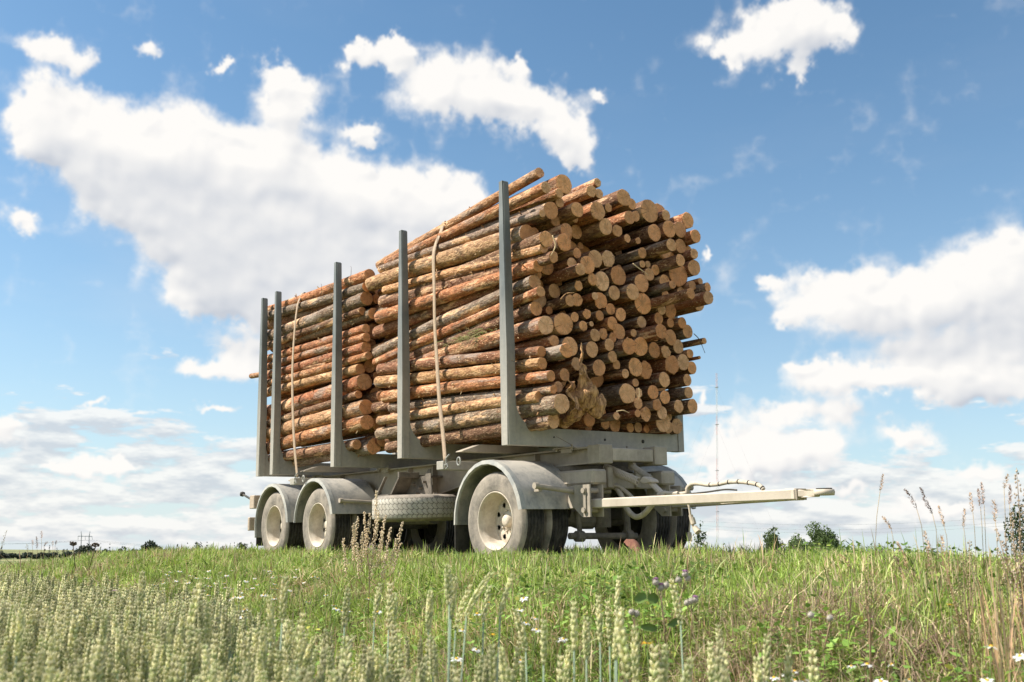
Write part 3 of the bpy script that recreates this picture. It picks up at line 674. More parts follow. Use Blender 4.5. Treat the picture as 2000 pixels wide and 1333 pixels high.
b.prism([(-2.98, zt), (-2.30, zt), (-2.30, 1.18), (-2.36, 1.18), (-2.44, 1.10), (-2.80, 1.085)], 'y', .52, .53)
b.prism([(-3.10, zt), (-2.86, 1.10), (-2.84, 1.10), (-3.06, zt)], 'y', .16, .20); b.prism([(-2.98, zt), (-2.72, 1.12), (-2.69, 1.12), (-2.94, zt)], 'y', .30, .52)
b.box((-3.05, .16, .857), (-2.75, .80, .872), .003); b.box((-2.82, .36, 1.09), (-2.60, .9, 1.115), .004); b.box((-2.62, .22, 1.08), (-2.58, .52, 1.15), .004)
for q in ((-2.52, .50, .95), (-2.68, .50, 1.0), (-2.60, .50, .88), (-2.42, .5, 1.02), (-3.02, .18, .90)): b.tube([Vector(q) + Vector((0, -.03, 0)), Vector(q) + Vector((0, .02, 0))], .018, 8)
b.tube([(-2.24, .50, .86), (-2.24, .50, .97)], .016, 8)
b.build('spare_wheel_carrier', MAT['under'], TR)

# rear end: light bar, marker arm, bumper
b = B(); b.box((-7.72, .25, .80), (-7.52, .95, 1.02), .01); b.box((-7.75, .27, .83), (-7.722, .60, .99), .004); b.box((-7.60, .60, .90), (-7.3, .80, 1.2), .01); b.build('rear_lamp_box', MAT['lamp'], TR)
b = B(); b.box((-7.70, .22, .44), (-7.62, 2.38, .66), .012); b.build('rear_bumper', MAT['lamp'], TR)
b = B(); b.tube([(-7.62, .34, .90), (-7.9, .32, .98), (-8.14, .30, 1.05)], .018, 8); b.lathe([(.0005, -.045), (.035, -.035), (.045, 0), (.035, .035), (.0005, .045)], 16, 'y', (-8.18, .30, 1.06)); b.build('marker_arm', MAT['dark'], TR, 'all')
b = B(); b.box((-7.45, .7, .60), (-7.38, 1.9, .9), .01); b.build('rear_cross_plate', MAT['under'], TR)
b = B()
for x0, y, z in ((-3.6, 1.1, .62), (-1.6, 1.2, .66)): b.tube([(x0 - .45, y, z), (x0 + .45, y, z)], .13, 16)
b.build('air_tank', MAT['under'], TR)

# ---------------------------------------------------------------- logs
TONES = dict(orange=((.45, .205, .098), 'orange-brown barked'), grey=((.30, .235, .185), 'grey barked'), pale=((.56, .34, .185), 'pale peeled'), brown=((.235, .13, .08), 'dark brown barked'), red=((.39, .16, .08), 'reddish barked'), rust=((.355, .17, .095), 'rusty brown barked'))
CUTS = [(.93, .49, .245), (.92, .44, .20), (.94, .56, .32), (.86, .39, .17), (.93, .46, .22), (.94, .53, .28), (.94, .48, .23)]
SIZE = lambda r: 'very thin' if r < .047 else 'thin' if r < .066 else 'medium' if r < .09 else 'thick' if r < .117 else 'very thick'
NLOG = [0]
def log(a, b, r0, r1, tone, label, group, seg=18, rings=13, rough=1.0, stubs=0, both=False, bend=.012, ragged=False, hero=False):
    a, b = Vector(a), Vector(b); d = b - a; L = d.length; i = NLOG[0]; NLOG[0] += 1
    t = d.normalized(); yv = Vector((0, 0, 1)).cross(t).normalized(); zv = t.cross(yv)
    loc = Matrix(((t.x, yv.x, zv.x, a.x), (t.y, yv.y, zv.y, a.y), (t.z, yv.z, zv.z, a.z), (0, 0, 0, 1)))
    roll = rnd.uniform(0, 6.28); g = random.Random(i * 13 + 5)
    V = []; F = []; ph1, ph2 = g.uniform(0, 6), g.uniform(0, 6); ns = g.uniform(0, 500)
    oval = g.uniform(.92, 1.0); oa = g.uniform(0, 3.14)
    kn = [(g.uniform(.1, .97) * L, g.uniform(0, 6.28), g.uniform(.004, .012)) for _ in range(int(9 * L / 3.5))]
    def rad_at(x, ang, rr):
        q = Vector((x * 1.7 + ns, math.cos(ang) * 1.3, math.sin(ang) * 1.3))
        r = rr * (1 + .055 * rough * mnoise.noise(q) + .03 * rough * mnoise.noise(q * 3.3) + (.045 * mnoise.noise(Vector((x * 14 + ns, math.cos(ang) * 3.5, math.sin(ang) * 3.5))) if rings > 20 else .02 * mnoise.noise(q * 8))) * (1 - (1 - oval) * math.cos(ang - oa) ** 2)
        for kx, ka, kh in kn:
            dx = (x - kx) / .05; da = math.atan2(math.sin(ang - ka), math.cos(ang - ka)) / .45
            e_ = dx * dx + da * da
            if e_ < 6: r += kh * math.exp(-e_)
        return r
    for k in range(rings + 1):
        u = k / rings; x = L * u; s = math.sin(math.pi * u) * bend
        oy, oz = s * math.cos(ph1) + .3 * bend * math.sin(u * 9 + ph2) * math.sin(math.pi * u), s * math.sin(ph1) + .3 * bend * math.cos(u * 8 + ph2) * math.sin(math.pi * u)
        rr = r0 + (r1 - r0) * u
        for m in range(seg):
            ang = 2 * math.pi * m / seg; r = rad_at(x, ang, rr); V.append((x, oy + r * math.cos(ang), oz + r * math.sin(ang)))
    V = np.array(V)
    # chamfer of the sawn edge
    idx = np.arange((rings + 1) * seg).reshape(rings + 1, seg)
    Q = np.stack([idx[:-1], np.roll(idx[:-1], -1, 1), np.roll(idx[1:], -1, 1), idx[1:]], -1).reshape(-1, 4)
    fl = [Q]
    if not both: fl.append(np.arange(seg)[::-1][None])
    me = fast_mesh('log', V, fl, None, True); o = link('log', me, MAT['bark']); o.matrix_world = MT @ loc
    jt = g.uniform(.82, 1.16); c = TONES[tone][0]; o.color = (c[0] * jt * g.uniform(.95, 1.05), c[1] * jt, c[2] * jt * g.uniform(.93, 1.07), 1)
    tag(o, label, 'log', group)
    def cut(kk, sgn):
        e0 = V[kk * seg:(kk + 1) * seg]; cn = e0.mean(0); W_ = [(0, 0, 0)]; tilt = g.uniform(-.05, .05); tl2 = g.uniform(-.05, .05)
        P = e0 - cn; pts = [[0, 0, 0]]; fs = []
        lv = (.35, .7, .92, .985) if hero else (.55, .97)
        for q in lv:
            for m in range(seg):
                p = P[m] * q; bul = sgn * (.003 + .002 * mnoise.noise(Vector((p[1] * 30, p[2] * 30, ns)))) if q < .98 else sgn * .001
                if ragged: bul += sgn * .02 * max(0, mnoise.noise(Vector((p[1] * 45, p[2] * 45, ns + 9)))) 
                pts.append([bul, p[1], p[2]])
        for m in range(seg): jq = g.uniform(.97, 1.02) if not ragged else g.uniform(.88, 1.12); pts.append([sgn * g.uniform(-.003, .002) * (3 if ragged else 1), P[m][1] * jq, P[m][2] * jq])
        nl_ = len(lv) + 1; tri = [(0, 1 + m, 1 + (m + 1) % seg) if sgn > 0 else (0, 1 + (m + 1) % seg, 1 + m) for m in range(seg)]; qd = []
        for s_ in range(nl_ - 1):
            A = 1 + s_ * seg; Bq = A + seg
            for m in range(seg):
                f = (A + m, Bq + m, Bq + (m + 1) % seg, A + (m + 1) % seg); qd.append(f if sgn > 0 else f[::-1])
        me2 = fast_mesh('cut_face', np.array(pts) + np.array([0, 0, 0]), [np.array(tri), np.array(qd)], None, False)
        c2 = link('cut_face', me2, MAT['cut'], o); c2.matrix_local = Matrix.Translation(Vector(cn) + Vector((sgn * .0008, 0, 0)))
        cc = CUTS[g.randrange(len(CUTS))]; jj = g.uniform(.78, 1.16); c2.color = (cc[0] * jj, cc[1] * jj, cc[2] * jj, 1)
    cut(rings, 1)
    if both: cut(0, -1)
    for s_ in range(stubs):
        x = g.uniform(.06, .96) * L; ang = g.uniform(-2.6, -.3) if g.random() < .75 else g.uniform(0, 6.28)
        ang = math.pi + g.uniform(-1.2, 1.2)            # towards the near side
        u = x / L; rr = r0 + (r1 - r0) * u; dv = Vector((g.uniform(-.5, .9), math.cos(ang), math.sin(ang))); p = Vector((x, (rr - .012) * math.cos(ang), (rr - .012) * math.sin(ang)))
        ln = g.choice((.012, .02, .03, .045)); w = g.uniform(.004, .011)
        bb = B(); bb.tube([p, p + dv.normalized() * (ln + .012)], [w, w * .7], 6); bb.build('branch_stub', MAT['palewood' if g.random() < .5 else 'wood'], o)
    return o
FSD = [(-3.528, 0.42, 4.098, 0.065, 0.232, 0.42, 4.339, 0.06), (-3.132, 0.24, 3.928, 0.063, 0.492, 0.24, 3.764, 0.044), (-2.642, 0.4, 3.998, 0.082, 0.441, 0.4, 3.84, 0.101), (-3.426, 0.24, 3.779, 0.1, 0.217, 0.24, 3.603, 0.11), (-2.952, 0.2, 3.599, 0.055, 0.557, 0.2, 3.354, 0.057), (-3.118, 0.26, 3.476, 0.084, 0.645, 0.26, 3.247, 0.065), (-3.127, 0.22, 3.252, 0.09, 0.426, 0.22, 3.19, 0.069), (-3.407, 0.34, 3.106, 0.092, 0.256, 0.34, 3.146, 0.056), (-3.185, 0.24, 2.777, 0.097, 0.33, 0.24, 3.037, 0.083), (-3.218, 0.22, 2.654, 0.062, 0.461, 0.22, 2.901, 0.06), (-2.97, 0.28, 2.596, 0.082, 0.295, 0.28, 2.754, 0.083), (-2.46, 0.3, 2.527, 0.086, 0.434, 0.3, 2.549, 0.109), (-3.072, 0.22, 2.536, 0.082, 0.457, 0.22, 2.254, 0.059), (-3.141, 0.22, 2.372, 0.082, 0.462, 0.22, 2.127, 0.065), (-2.966, 0.22, 2.152, 0.081, 0.606, 0.22, 1.973, 0.058), (-2.856, 0.26, 2, 0.067, 0.593, 0.26, 1.838, 0.048), (-3.103, 0.22, 1.853, 0.061, 0.406, 0.22, 1.779, 0.067), (-3.249, 0.3, 1.691, 0.082, 0.673, 0.3, 1.682, 0.106), (-3.028, 0.32, 1.491, 0.074, 0.504, 0.32, 1.524, 0.083)]
RSD = [(-7.109, 0.22, 4.081, 0.069, -3.436, 0.22, 3.918, 0.085), (-7.097, 0.2, 3.98, 0.077, -3.486, 0.2, 3.75, 0.071), (-7.3, 0.34, 3.898, 0.105, -4.006, 0.34, 3.73, 0.088), (-7.075, 0.22, 3.611, 0.103, -3.521, 0.22, 3.599, 0.1), (-7.058, 0.2, 3.45, 0.068, -3.601, 0.2, 3.429, 0.057), (-6.971, 0.3, 3.411, 0.068, -3.471, 0.3, 3.38, 0.085), (-6.999, 0.2, 3.234, 0.068, -3.488, 0.2, 3.163, 0.064), (-7.033, 0.2, 3.101, 0.059, -3.47, 0.2, 3.037, 0.063), (-7.071, 0.22, 2.961, 0.068, -3.52, 0.22, 2.904, 0.081), (-7.012, 0.2, 2.824, 0.068, -3.404, 0.2, 2.77, 0.056), (-7.095, 0.22, 2.681, 0.076, -3.681, 0.22, 2.625, 0.078), (-7.052, 0.4, 2.654, 0.077, -3.752, 0.4, 2.685, 0.093), (-7.168, 0.26, 2.35, 0.127, -3.632, 0.26, 2.443, 0.12), (-7.006, 0.2, 2.145, 0.067, -3.694, 0.2, 2.268, 0.057), (-7.135, 0.24, 1.973, 0.118, -3.539, 0.24, 2.077, 0.109), (-7.119, 0.24, 1.753, 0.109, -3.505, 0.24, 1.87, 0.108), (-7.018, 0.24, 1.562, 0.084, -3.8, 0.24, 1.586, 0.071), (-7.235, 0.42, 1.478, 0.102, -3.646, 0.42, 1.559, 0.113), (-7.682, 0.2, 3.038, 0.044, -4.688, 0.2, 2.828, 0.045), (-6.847, 0.5, 2.399, 0.101, -3.72, 0.5, 2.282, 0.108), (-6.943, 0.55, 2.071, 0.102, -3.526, 0.55, 1.978, 0.12)]
ENDS = [(0.5, 0.292, 4.065, 0.067), (0.468, 0.57, 4.165, 0.116), (0.5, 0.472, 4.03, 0.056), (0.39, 0.566, 3.97, 0.06), (0.5, 1.034, 4.261, 0.052), (0.5, 0.934, 4.141, 0.072), (0.492, 1.059, 4.136, 0.058), (0.502, 1.42, 4.154, 0.106), (0.455, 1.589, 4.119, 0.072), (0.5, 1.183, 3.989, 0.052), (0.5, 0.725, 3.887, 0.088), (0.512, 1.012, 3.921, 0.108), (0.54, 1.466, 3.913, 0.081), (0.5, 1.6, 3.962, 0.067), (0.5, 1.826, 4.063, 0.143), (0.292, 2.177, 4.149, 0.124), (0.559, 2.034, 4.03, 0.068), (0.552, 2.4, 4.033, 0.1), (0.579, 2.057, 3.86, 0.109), (0.559, 2.257, 3.89, 0.101), (0.653, 2.416, 3.812, 0.084), (0.529, 1.861, 3.796, 0.105), (0.499, 0.564, 3.62, 0.087), (0.562, 0.477, 3.458, 0.102), (0.497, 1.139, 3.762, 0.101), (0.5, 1.307, 3.738, 0.073), (0.576, 0.219, 3.454, 0.089), (0.5, 1.455, 3.671, 0.051), (0.5, 1.624, 3.669, 0.041), (0.5, 0.704, 3.386, 0.062), (0.492, 0.971, 3.363, 0.103), (0.492, 1.16, 3.392, 0.095), (0.5, 1.683, 3.533, 0.068), (0.525, 2.014, 3.614, 0.108), (0.814, 1.839, 3.578, 0.076), (0.464, 2.181, 3.553, 0.076), (0.547, 2.263, 3.693, 0.091), (0.659, 2.367, 3.587, 0.064), (0.499, 2.442, 3.677, 0.058), (0.492, 0.635, 3.264, 0.067), (0.556, 0.802, 3.254, 0.105), (0.696, 0.583, 3.143, 0.069), (0.622, 2.397, 3.43, 0.103), (0.804, 1.985, 3.421, 0.073), (0.571, 2.179, 3.328, 0.151), (0.5, 1.298, 3.212, 0.116), (0.492, 1.06, 3.118, 0.111), (0.533, 0.884, 3.105, 0.07), (0.528, 1.753, 3.281, 0.077), (0.5, 1.676, 3.399, 0.044), (0.5, 1.764, 3.407, 0.042), (0.513, 1.869, 3.354, 0.066), (0.5, 0.713, 3.019, 0.059), (0.536, 1.619, 3.16, 0.11), (0.544, 1.976, 3.224, 0.086), (0.754, 1.887, 3.128, 0.05), (0.635, 2.339, 3.202, 0.057), (0.653, 2.458, 3.264, 0.042), (0.776, 2.443, 3.166, 0.057), (0.964, 2.245, 2.98, 0.082), (0.5, 1.228, 3.003, 0.086), (0.562, 1.45, 3.029, 0.098), (0.517, 1.645, 2.927, 0.129), (0.539, 2.243, 3.126, 0.069), (1.094, 1.828, 2.952, 0.062), (0.5, 2.023, 3.07, 0.06), (0.656, 2.41, 2.987, 0.09), (0.5, 0.589, 2.839, 0.069), (0.453, 0.726, 2.872, 0.076), (0.494, 1.03, 2.893, 0.096), (0.558, 0.895, 2.915, 0.045), (0.497, 1.168, 2.812, 0.068), (0.289, 1.449, 2.824, 0.073), (0.5, 1.315, 2.763, 0.079), (0.508, 1.944, 2.899, 0.071), (0.497, 2.102, 2.894, 0.093), (0.45, 0.525, 2.583, 0.131), (0.457, 0.682, 2.674, 0.056), (0.5, 0.82, 2.716, 0.056), (0.5, 1.004, 2.719, 0.059), (0.5, 0.88, 2.612, 0.031), (0.5, 0.761, 2.577, 0.058), (0.526, 1.162, 2.644, 0.077), (0.463, 1.313, 2.577, 0.093), (0.5, 1.629, 2.711, 0.07), (0.507, 1.889, 2.776, 0.068), (0.5, 2.086, 2.75, 0.057), (0.536, 2.241, 2.76, 0.069), (0.5, 2.363, 2.677, 0.083), (0.515, 0.916, 2.488, 0.073), (0.5, 1.046, 2.515, 0.065), (0.497, 1.19, 2.49, 0.057), (0.524, 1.108, 2.397, 0.071), (0.5, 1.5, 2.572, 0.046), (0.462, 1.856, 2.607, 0.086), (0.745, 1.691, 2.57, 0.089), (0.503, 2.076, 2.577, 0.097), (0.663, 2.461, 2.546, 0.039), (0.469, 0.382, 2.382, 0.065), (0.5, 0.565, 2.331, 0.112), (0.695, 0.362, 2.24, 0.083), (0.5, 0.878, 2.328, 0.092), (0.603, 1.324, 2.389, 0.102), (0.535, 1.565, 2.418, 0.115), (0.5, 1.808, 2.402, 0.095), (0.517, 1.971, 2.398, 0.074), (0.467, 2.228, 2.486, 0.087), (0.5, 2.383, 2.412, 0.057), (0.558, 2.479, 2.365, 0.021), (0.512, 1.16, 2.272, 0.065), (0.5, 0.656, 2.15, 0.069), (0.5, 0.971, 2.133, 0.095), (0.478, 1.244, 2.193, 0.054), (0.504, 1.504, 2.179, 0.108), (0.446, 1.707, 2.173, 0.102), (0.514, 2.065, 2.251, 0.106), (0.502, 2.258, 2.299, 0.099), (0.485, 2.422, 2.248, 0.078), (0.5, 0.485, 2.02, 0.071), (0.5, 1.352, 2.098, 0.054), (0.5, 2.32, 2.095, 0.072), (0.5, 1.948, 2.072, 0.091), (0.5, 1.5, 2.005, 0.049), (0.5, 0.843, 1.886, 0.072), (0.5, 0.395, 1.883, 0.061), (0.5, 1.369, 1.877, 0.122), (0.5, 1.539, 1.895, 0.054), (0.5, 1.763, 1.915, 0.084), (0.5, 1.946, 1.87, 0.08), (0.5, 2.331, 1.946, 0.069), (0.5, 0.927, 1.738, 0.075), (0.5, 1.527, 1.776, 0.069), (0.5, 2.156, 1.774, 0.074), (0.5, 2.384, 1.791, 0.087), (0.509, 1.806, 1.775, 0.07), (0.465, 1.922, 1.695, 0.08), (0.554, 1.149, 1.61, 0.045), (0.541, 1.477, 1.657, 0.045), (0.422, 1.709, 1.671, 0.08), (0.127, 0.772, 1.572, 0.082), (0.042, 1.578, 1.578, 0.088), (-0.016, 1.226, 1.548, 0.058), (0.123, 1.741, 1.546, 0.056), (0.136, 1.853, 1.552, 0.062), (0.167, 1.952, 1.535, 0.045), (0.309, 2.084, 1.606, 0.116), (0.218, 2.255, 1.565, 0.075), (0.21, 2.406, 1.584, 0.094)]
FILL = [(0.046, 0.698, 1.731, 0.1), (0.092, 1.459, 3.486, 0.1), (0.267, 0.524, 1.608, 0.1), (0.11, 0.95, 3.559, 0.1), (0.187, 0.411, 2.894, 0.1), (0.11, 0.628, 1.941, 0.1), (0.24, 2.134, 2.059, 0.1), (-0.03, 1.009, 1.934, 0.1), (0.24, 0.767, 3.694, 0.1), (-0.028, 1.102, 1.752, 0.1), (0.017, 0.802, 2.048, 0.1), (0.275, 0.448, 3.248, 0.1), (-0.006, 1.238, 3.573, 0.1), (0.223, 1.175, 2.061, 0.1), (-0.047, 1.625, 3.805, 0.1), (0.146, 1.278, 1.682, 0.085), (0.091, 1.474, 3.298, 0.085), (0.259, 0.569, 2.99, 0.085), (0.202, 0.947, 3.742, 0.085), (0.078, 1.296, 3.893, 0.085), (0.295, 0.983, 1.585, 0.085), (0.022, 0.357, 2.08, 0.07), (0.087, 1.393, 1.584, 0.07), (0.218, 0.495, 1.793, 0.07), (-0.033, 1.644, 2.014, 0.07), (0.266, 0.596, 3.799, 0.07), (0.277, 0.713, 3.519, 0.07), (0.032, 1.443, 2.678, 0.07), (0.109, 0.738, 2.419, 0.07), (0.122, 1.781, 3.071, 0.07), (0.208, 1.888, 2.216, 0.07), (0.133, 0.442, 3.07, 0.07), (0.082, 0.5, 2.161, 0.07), (0.261, 2.398, 2.822, 0.07), (0.124, 0.41, 3.661, 0.07), (0.239, 1.759, 2.745, 0.07), (0.083, 1.023, 2.301, 0.058), (0.128, 0.812, 3.435, 0.058), (-0.009, 0.888, 2.81, 0.058), (0.254, 2.191, 1.903, 0.058), (0.043, 1.724, 3.652, 0.058), (0.238, 1.668, 1.813, 0.058), (0.115, 0.76, 2.236, 0.058), (-0.022, 0.849, 3.979, 0.058), (0.259, 2.076, 1.914, 0.058), (0.181, 1.338, 3.386, 0.058), (-0.005, 1.332, 2.907, 0.058), (0.092, 1.18, 1.887, 0.058), (0.206, 2.276, 1.692, 0.058), (0.139, 2.223, 2.638, 0.058), (0.158, 1.429, 3.784, 0.058), (0.026, 1.346, 2.227, 0.058), (0.055, 0.343, 3.374, 0.058), (0.244, 0.497, 2.765, 0.048), (0.156, 0.712, 3.127, 0.048), (-0.01, 1.1, 3.52, 0.048), (0.188, 2.107, 2.408, 0.048), (0.206, 2.364, 2.515, 0.048), (0.148, 1.97, 2.682, 0.048), (0.128, 1.919, 3.029, 0.048), (0.28, 0.869, 3.864, 0.048), (0.161, 0.972, 2.614, 0.048), (0.109, 1.084, 3.616, 0.048), (-0.046, 2.032, 1.767, 0.048), (0.046, 1.79, 2.05, 0.048), (0.214, 0.817, 3.007, 0.048), (0.244, 1.43, 2.506, 0.048), (0.213, 1.574, 3.395, 0.048), (0.194, 2.128, 3.074, 0.048)]
FT = ['pale', 'grey', 'grey', 'pale', 'pale', 'brown', 'orange', 'rust', 'grey', 'orange', 'brown', 'rust', 'rust', 'pale', 'orange', 'grey', 'pale', 'grey', 'brown']
RTN = ['orange', 'grey', 'brown', 'grey', 'brown', 'grey', 'orange', 'orange', 'red', 'orange', 'pale', 'orange', 'red', 'brown', 'pale', 'orange', 'brown', 'grey', 'pale', 'red', 'pale']
ORDN = ['first', 'second', 'third', 'fourth', 'fifth', 'sixth', 'seventh', 'eighth', 'ninth', 'tenth', 'eleventh', 'twelfth', 'thirteenth', 'fourteenth', 'fifteenth', 'sixteenth', 'seventeenth', 'eighteenth', 'nineteenth', 'twentieth', 'twenty-first', 'twenty-second', 'twenty-third', 'twenty-fourth', 'twenty-fifth', 'twenty-sixth', 'twenty-seventh', 'twenty-eighth', 'twenty-ninth', 'thirtieth'] + ['thirty-' + q for q in ('first', 'second', 'third', 'fourth', 'fifth', 'sixth', 'seventh', 'eighth', 'ninth')] + ['fortieth'] + ['forty-' + q for q in ('first', 'second', 'third', 'fourth', 'fifth', 'sixth', 'seventh', 'eighth', 'ninth')]
ORD = ['top', 'second', 'third', 'fourth', 'fifth', 'sixth', 'seventh', 'eighth', 'ninth', 'tenth', 'eleventh', 'twelfth', 'thirteenth', 'fourteenth', 'fifteenth', 'sixteenth', 'seventeenth', 'eighteenth', 'lowest']
def order(n): return 'topmost' if n == 0 else ORD[n] if n < 19 else '%dth' % (n + 1)
for st, D, TN in (('front', FSD, FT), ('rear', RSD, RTN)):
    rank = sorted(range(len(D)), key=lambda i: -D[i][2] - D[i][6])
    for i, q in enumerate(D):
        n = rank.index(i); tn = TN[i]
        where = 'topmost' if n == 0 else 'lowest' if n == len(D) - 1 else (ORDN[n] + ' from the top')
        lab = '%s %s log, %s, on the near side of the %s stack' % (SIZE((q[3] + q[7]) / 2), TONES[tn][1].split()[0], where, st)
        log(q[0:3], q[4:7], q[3], q[7], tn, lab, 'logs along the near side of the %s stack' % st, 24, 62, 1.35, 8, both=(st == 'rear'), bend=.014, hero=True)
# the rest of the front stack, seen end on
ends = [(*e, 0) for e in ENDS] + [(e[0], e[1], e[2], e[3], 1) for e in FILL]
rows = {}
for i, e in enumerate(ends): rows.setdefault(int((e[2] - 1.49) / .19), []).append(i)
pos = {}
for rw, l in rows.items():
    l.sort(key=lambda i: ends[i][1])
    for n, i in enumerate(l): pos[i] = (rw, n, len(l))
tl = list(TONES)
COLN = ['first', 'second', 'third', 'fourth', 'fifth', 'sixth', 'seventh', 'eighth', 'ninth', 'tenth', 'eleventh', 'twelfth', 'thirteenth', 'fourteenth', 'fifteenth', 'sixteenth', 'seventeenth', 'eighteenth', 'nineteenth', 'twentieth', 'twenty-first', 'twenty-second', 'twenty-third', 'twenty-fourth']
for i, (x, y, z, r, fl) in enumerate(ends):
    g = random.Random(i * 7 + 1); rw, n, m = pos[i]; tn = g.choice(['brown', 'rust', 'orange', 'red', 'brown', 'grey', 'rust'] if z < 3.6 else ['rust', 'orange', 'pale', 'brown', 'orange'])
    ragged = (not fl) and g.random() < .30
    L = 3.55 + g.uniform(-.1, .12); k = g.uniform(-.012, .012); kz = g.uniform(-.010, .010)
    back = (x - L, min(2.45, max(.34, y + k * L)), max(1.5 + r, z + kz * L))
    wd = ('recessed ' if fl else 'splintered ' if ragged else '')
    lab = '%s %slog end, %s row from the bottom, %s from the near stake' % (SIZE(r), wd, ORDN[rw], ORDN[n])
    log(back, (x, y, z), r * g.uniform(.9, 1.05), r, tn, lab, 'log ends on the front of the stack', 18 if not fl else 12, 9 if not fl else 4, 1.0, 0, bend=.006, ragged=ragged, hero=not fl)
# second layers of the rear stack, behind the side row
g = random.Random(5); placed = [(q[1], q[2], q[3]) for q in RSD] 
cnt = 0; back2 = []
for tries in range(6000):
    r = g.uniform(.085, .115) if tries < 2500 else g.uniform(.06, .10); y = g.uniform(.36, .52) if tries < 3500 else g.uniform(.5, 1.2); z = g.uniform(1.5 + r, 3.93)
    if all((y - a) ** 2 + (z - b_) ** 2 > ((r + c_) * .95) ** 2 for a, b_, c_ in placed):
        placed.append((y, z, r)); back2.append((y, z, r))
back2.sort(key=lambda q: q[0]); back2 = sorted(back2[:42], key=lambda q: -q[1])
for n, (y, z, r) in enumerate(back2):
    tn = g.choice(['orange', 'red', 'rust', 'pale']); xe = -3.62 + g.uniform(-.12, .28 if y < .8 else .1)
    lab = '%s log inside the rear stack by the gap, %s inner one from the top' % (SIZE(r), ORDN[n])
    log((xe - 3.5, y, z), (xe, y, z), r, r, tn, lab, 'inner logs of the rear stack', 14, 8, 1.0, 0, bend=.006)

# torn root flare on one butt end, front face
b = B()
for j, (pts, rs) in enumerate([(arc([(.30, .66, 1.60), (.52, .62, 1.62), (.66, .60, 1.66)], 5), [.11, .12, .12, .125, .13, .125, .12, .10, .085, .06, .02]),
        (arc([(.50, .60, 1.66), (.60, .50, 1.76), (.64, .44, 1.86), (.66, .40, 1.96)], 5), None), (arc([(.50, .66, 1.68), (.66, .62, 1.82), (.72, .58, 1.98), (.70, .56, 2.16), (.72, .545, 2.34)], 5), None), (arc([(.48, .70, 1.64), (.62, .66, 1.78), (.60, .70, 1.90)], 5), None), (arc([(.5, .56, 1.6), (.66, .50, 1.62), (.72, .46, 1.74), (.66, .40, 1.84)], 5), None)]):
    n = len(pts)
    if rs is None: rs = [(.075, .06, .05, .045, .04)[j] * (1 - (i / (n - 1)) ** 2 * .85) + .006 * mnoise.noise(Vector((i * .9, j * 3., 0))) for i in range(n)]
    b.tube(pts, rs[:n], 12, True, .6)
for v in b.bm.verts:
    q = mnoise.noise_vector(v.co * 9) * .022 + mnoise.noise_vector(v.co * 27) * .009; v.co += q
b.tube(arc([(.60, .66, 1.62), (.70, .60, 1.78), (.72, .57, 1.95), (.70, .56, 2.10)], 5), [.05, .085, .11, .125, .13, .125, .12, .105, .09, .075, .06, .05, .04, .035, .03, .02], 14, True, .45)
b.tube(arc([(.62, .74, 1.60), (.70, .80, 1.70), (.66, .84, 1.80)], 5), [.07, .08, .085, .08, .07, .06, .05, .04, .035, .03, .015], 12, True, .6)
for f in list(b.bm.faces): pass
bmesh.ops.subdivide_edges(b.bm, edges=b.bm.edges[:], cuts=1, use_grid_fill=True)
for v in b.bm.verts:
    q = mnoise.noise_vector(v.co * 8 + Vector((3, 1, 7))) * .055 + mnoise.noise_vector(v.co * 26) * .022; v.co += q
o = b.build('root_stump', MAT['wood'], None, True, mw=MT)
tag(o, 'torn twisted root end with an upright splinter among the lower logs', 'root')
# loose splinters and twigs caught in the load
def twig(pts, r, mat, label, nm='twig', cat='twig'):
    o = B().tube(arc(pts, 4), r, 5).build(nm, MAT[mat], None, 'all'); o.matrix_world = MT; tag(o, label, cat); return o
for pts_, d_, rr_, mt, lab in ((((1355, 652), (1366, 664), (1377, 690)), 11.0, .005, 'twig', 'dark forked twig sticking out on the far edge of the load'), (((1236, 515), (1250, 526), (1266, 537)), 10.35, .005, 'palewood', 'pale straight splinter pointing down out of the upper log ends'), (((1204, 804), (1217, 802), (1229, 807)), 10.2, .005, 'palewood', 'pale curved strip of wood lying near the bottom log ends'), (((1079, 460), (1085, 480), (1076, 500)), 10.0, .007, 'palewood', 'whitish bent twig hanging beside the upper near logs'), (((1095, 585), (1106, 574), (1122, 572)), 10.1, .006, 'wood', 'brown twig lying along a log under the upper near ends'), (((1248, 758), (1249, 770), (1247, 782)), 10.4, .004, 'palewood', 'thin upright splinter in front of a small log end'), (((998, 704), (1020, 712), (1043, 724)), 9.9, .003, 'twig', 'thin twig crossing the lower near logs beside the last stake'), (((1085, 852), (1110, 866), (1133, 882)), 10.2, .0025, 'twig', 'fine dark twigs hanging over the front bunk beam')):
    P_3 = [MTI @ at(x_, y_, d_) for x_, y_ in pts_]; twig(P_3, [rr_] * 6 + [rr_ * .6] * 3, mt, lab)
g = random.Random(9)
for (px_, py_, L, lab) in ((685, 530, .07, 'short upright twig on top of the rear stack behind the third stake'), (627, 562, .05, 'hair thin upright twig on top of the rear stack'), (853, 458, .05, 'tiny twig on top of the front stack by the strap')):
    v = at(px_, py_, 13.6 if px_ < 800 else 12.3); p = MTI @ v; twig([p - Vector((0, 0, .14)), p + Vector((.015, 0, L * .5)), p + Vector((-.01, 0, L))], [.003, .003, .003, .003, .002, .002, .002, .0015, .001], 'twig', lab)
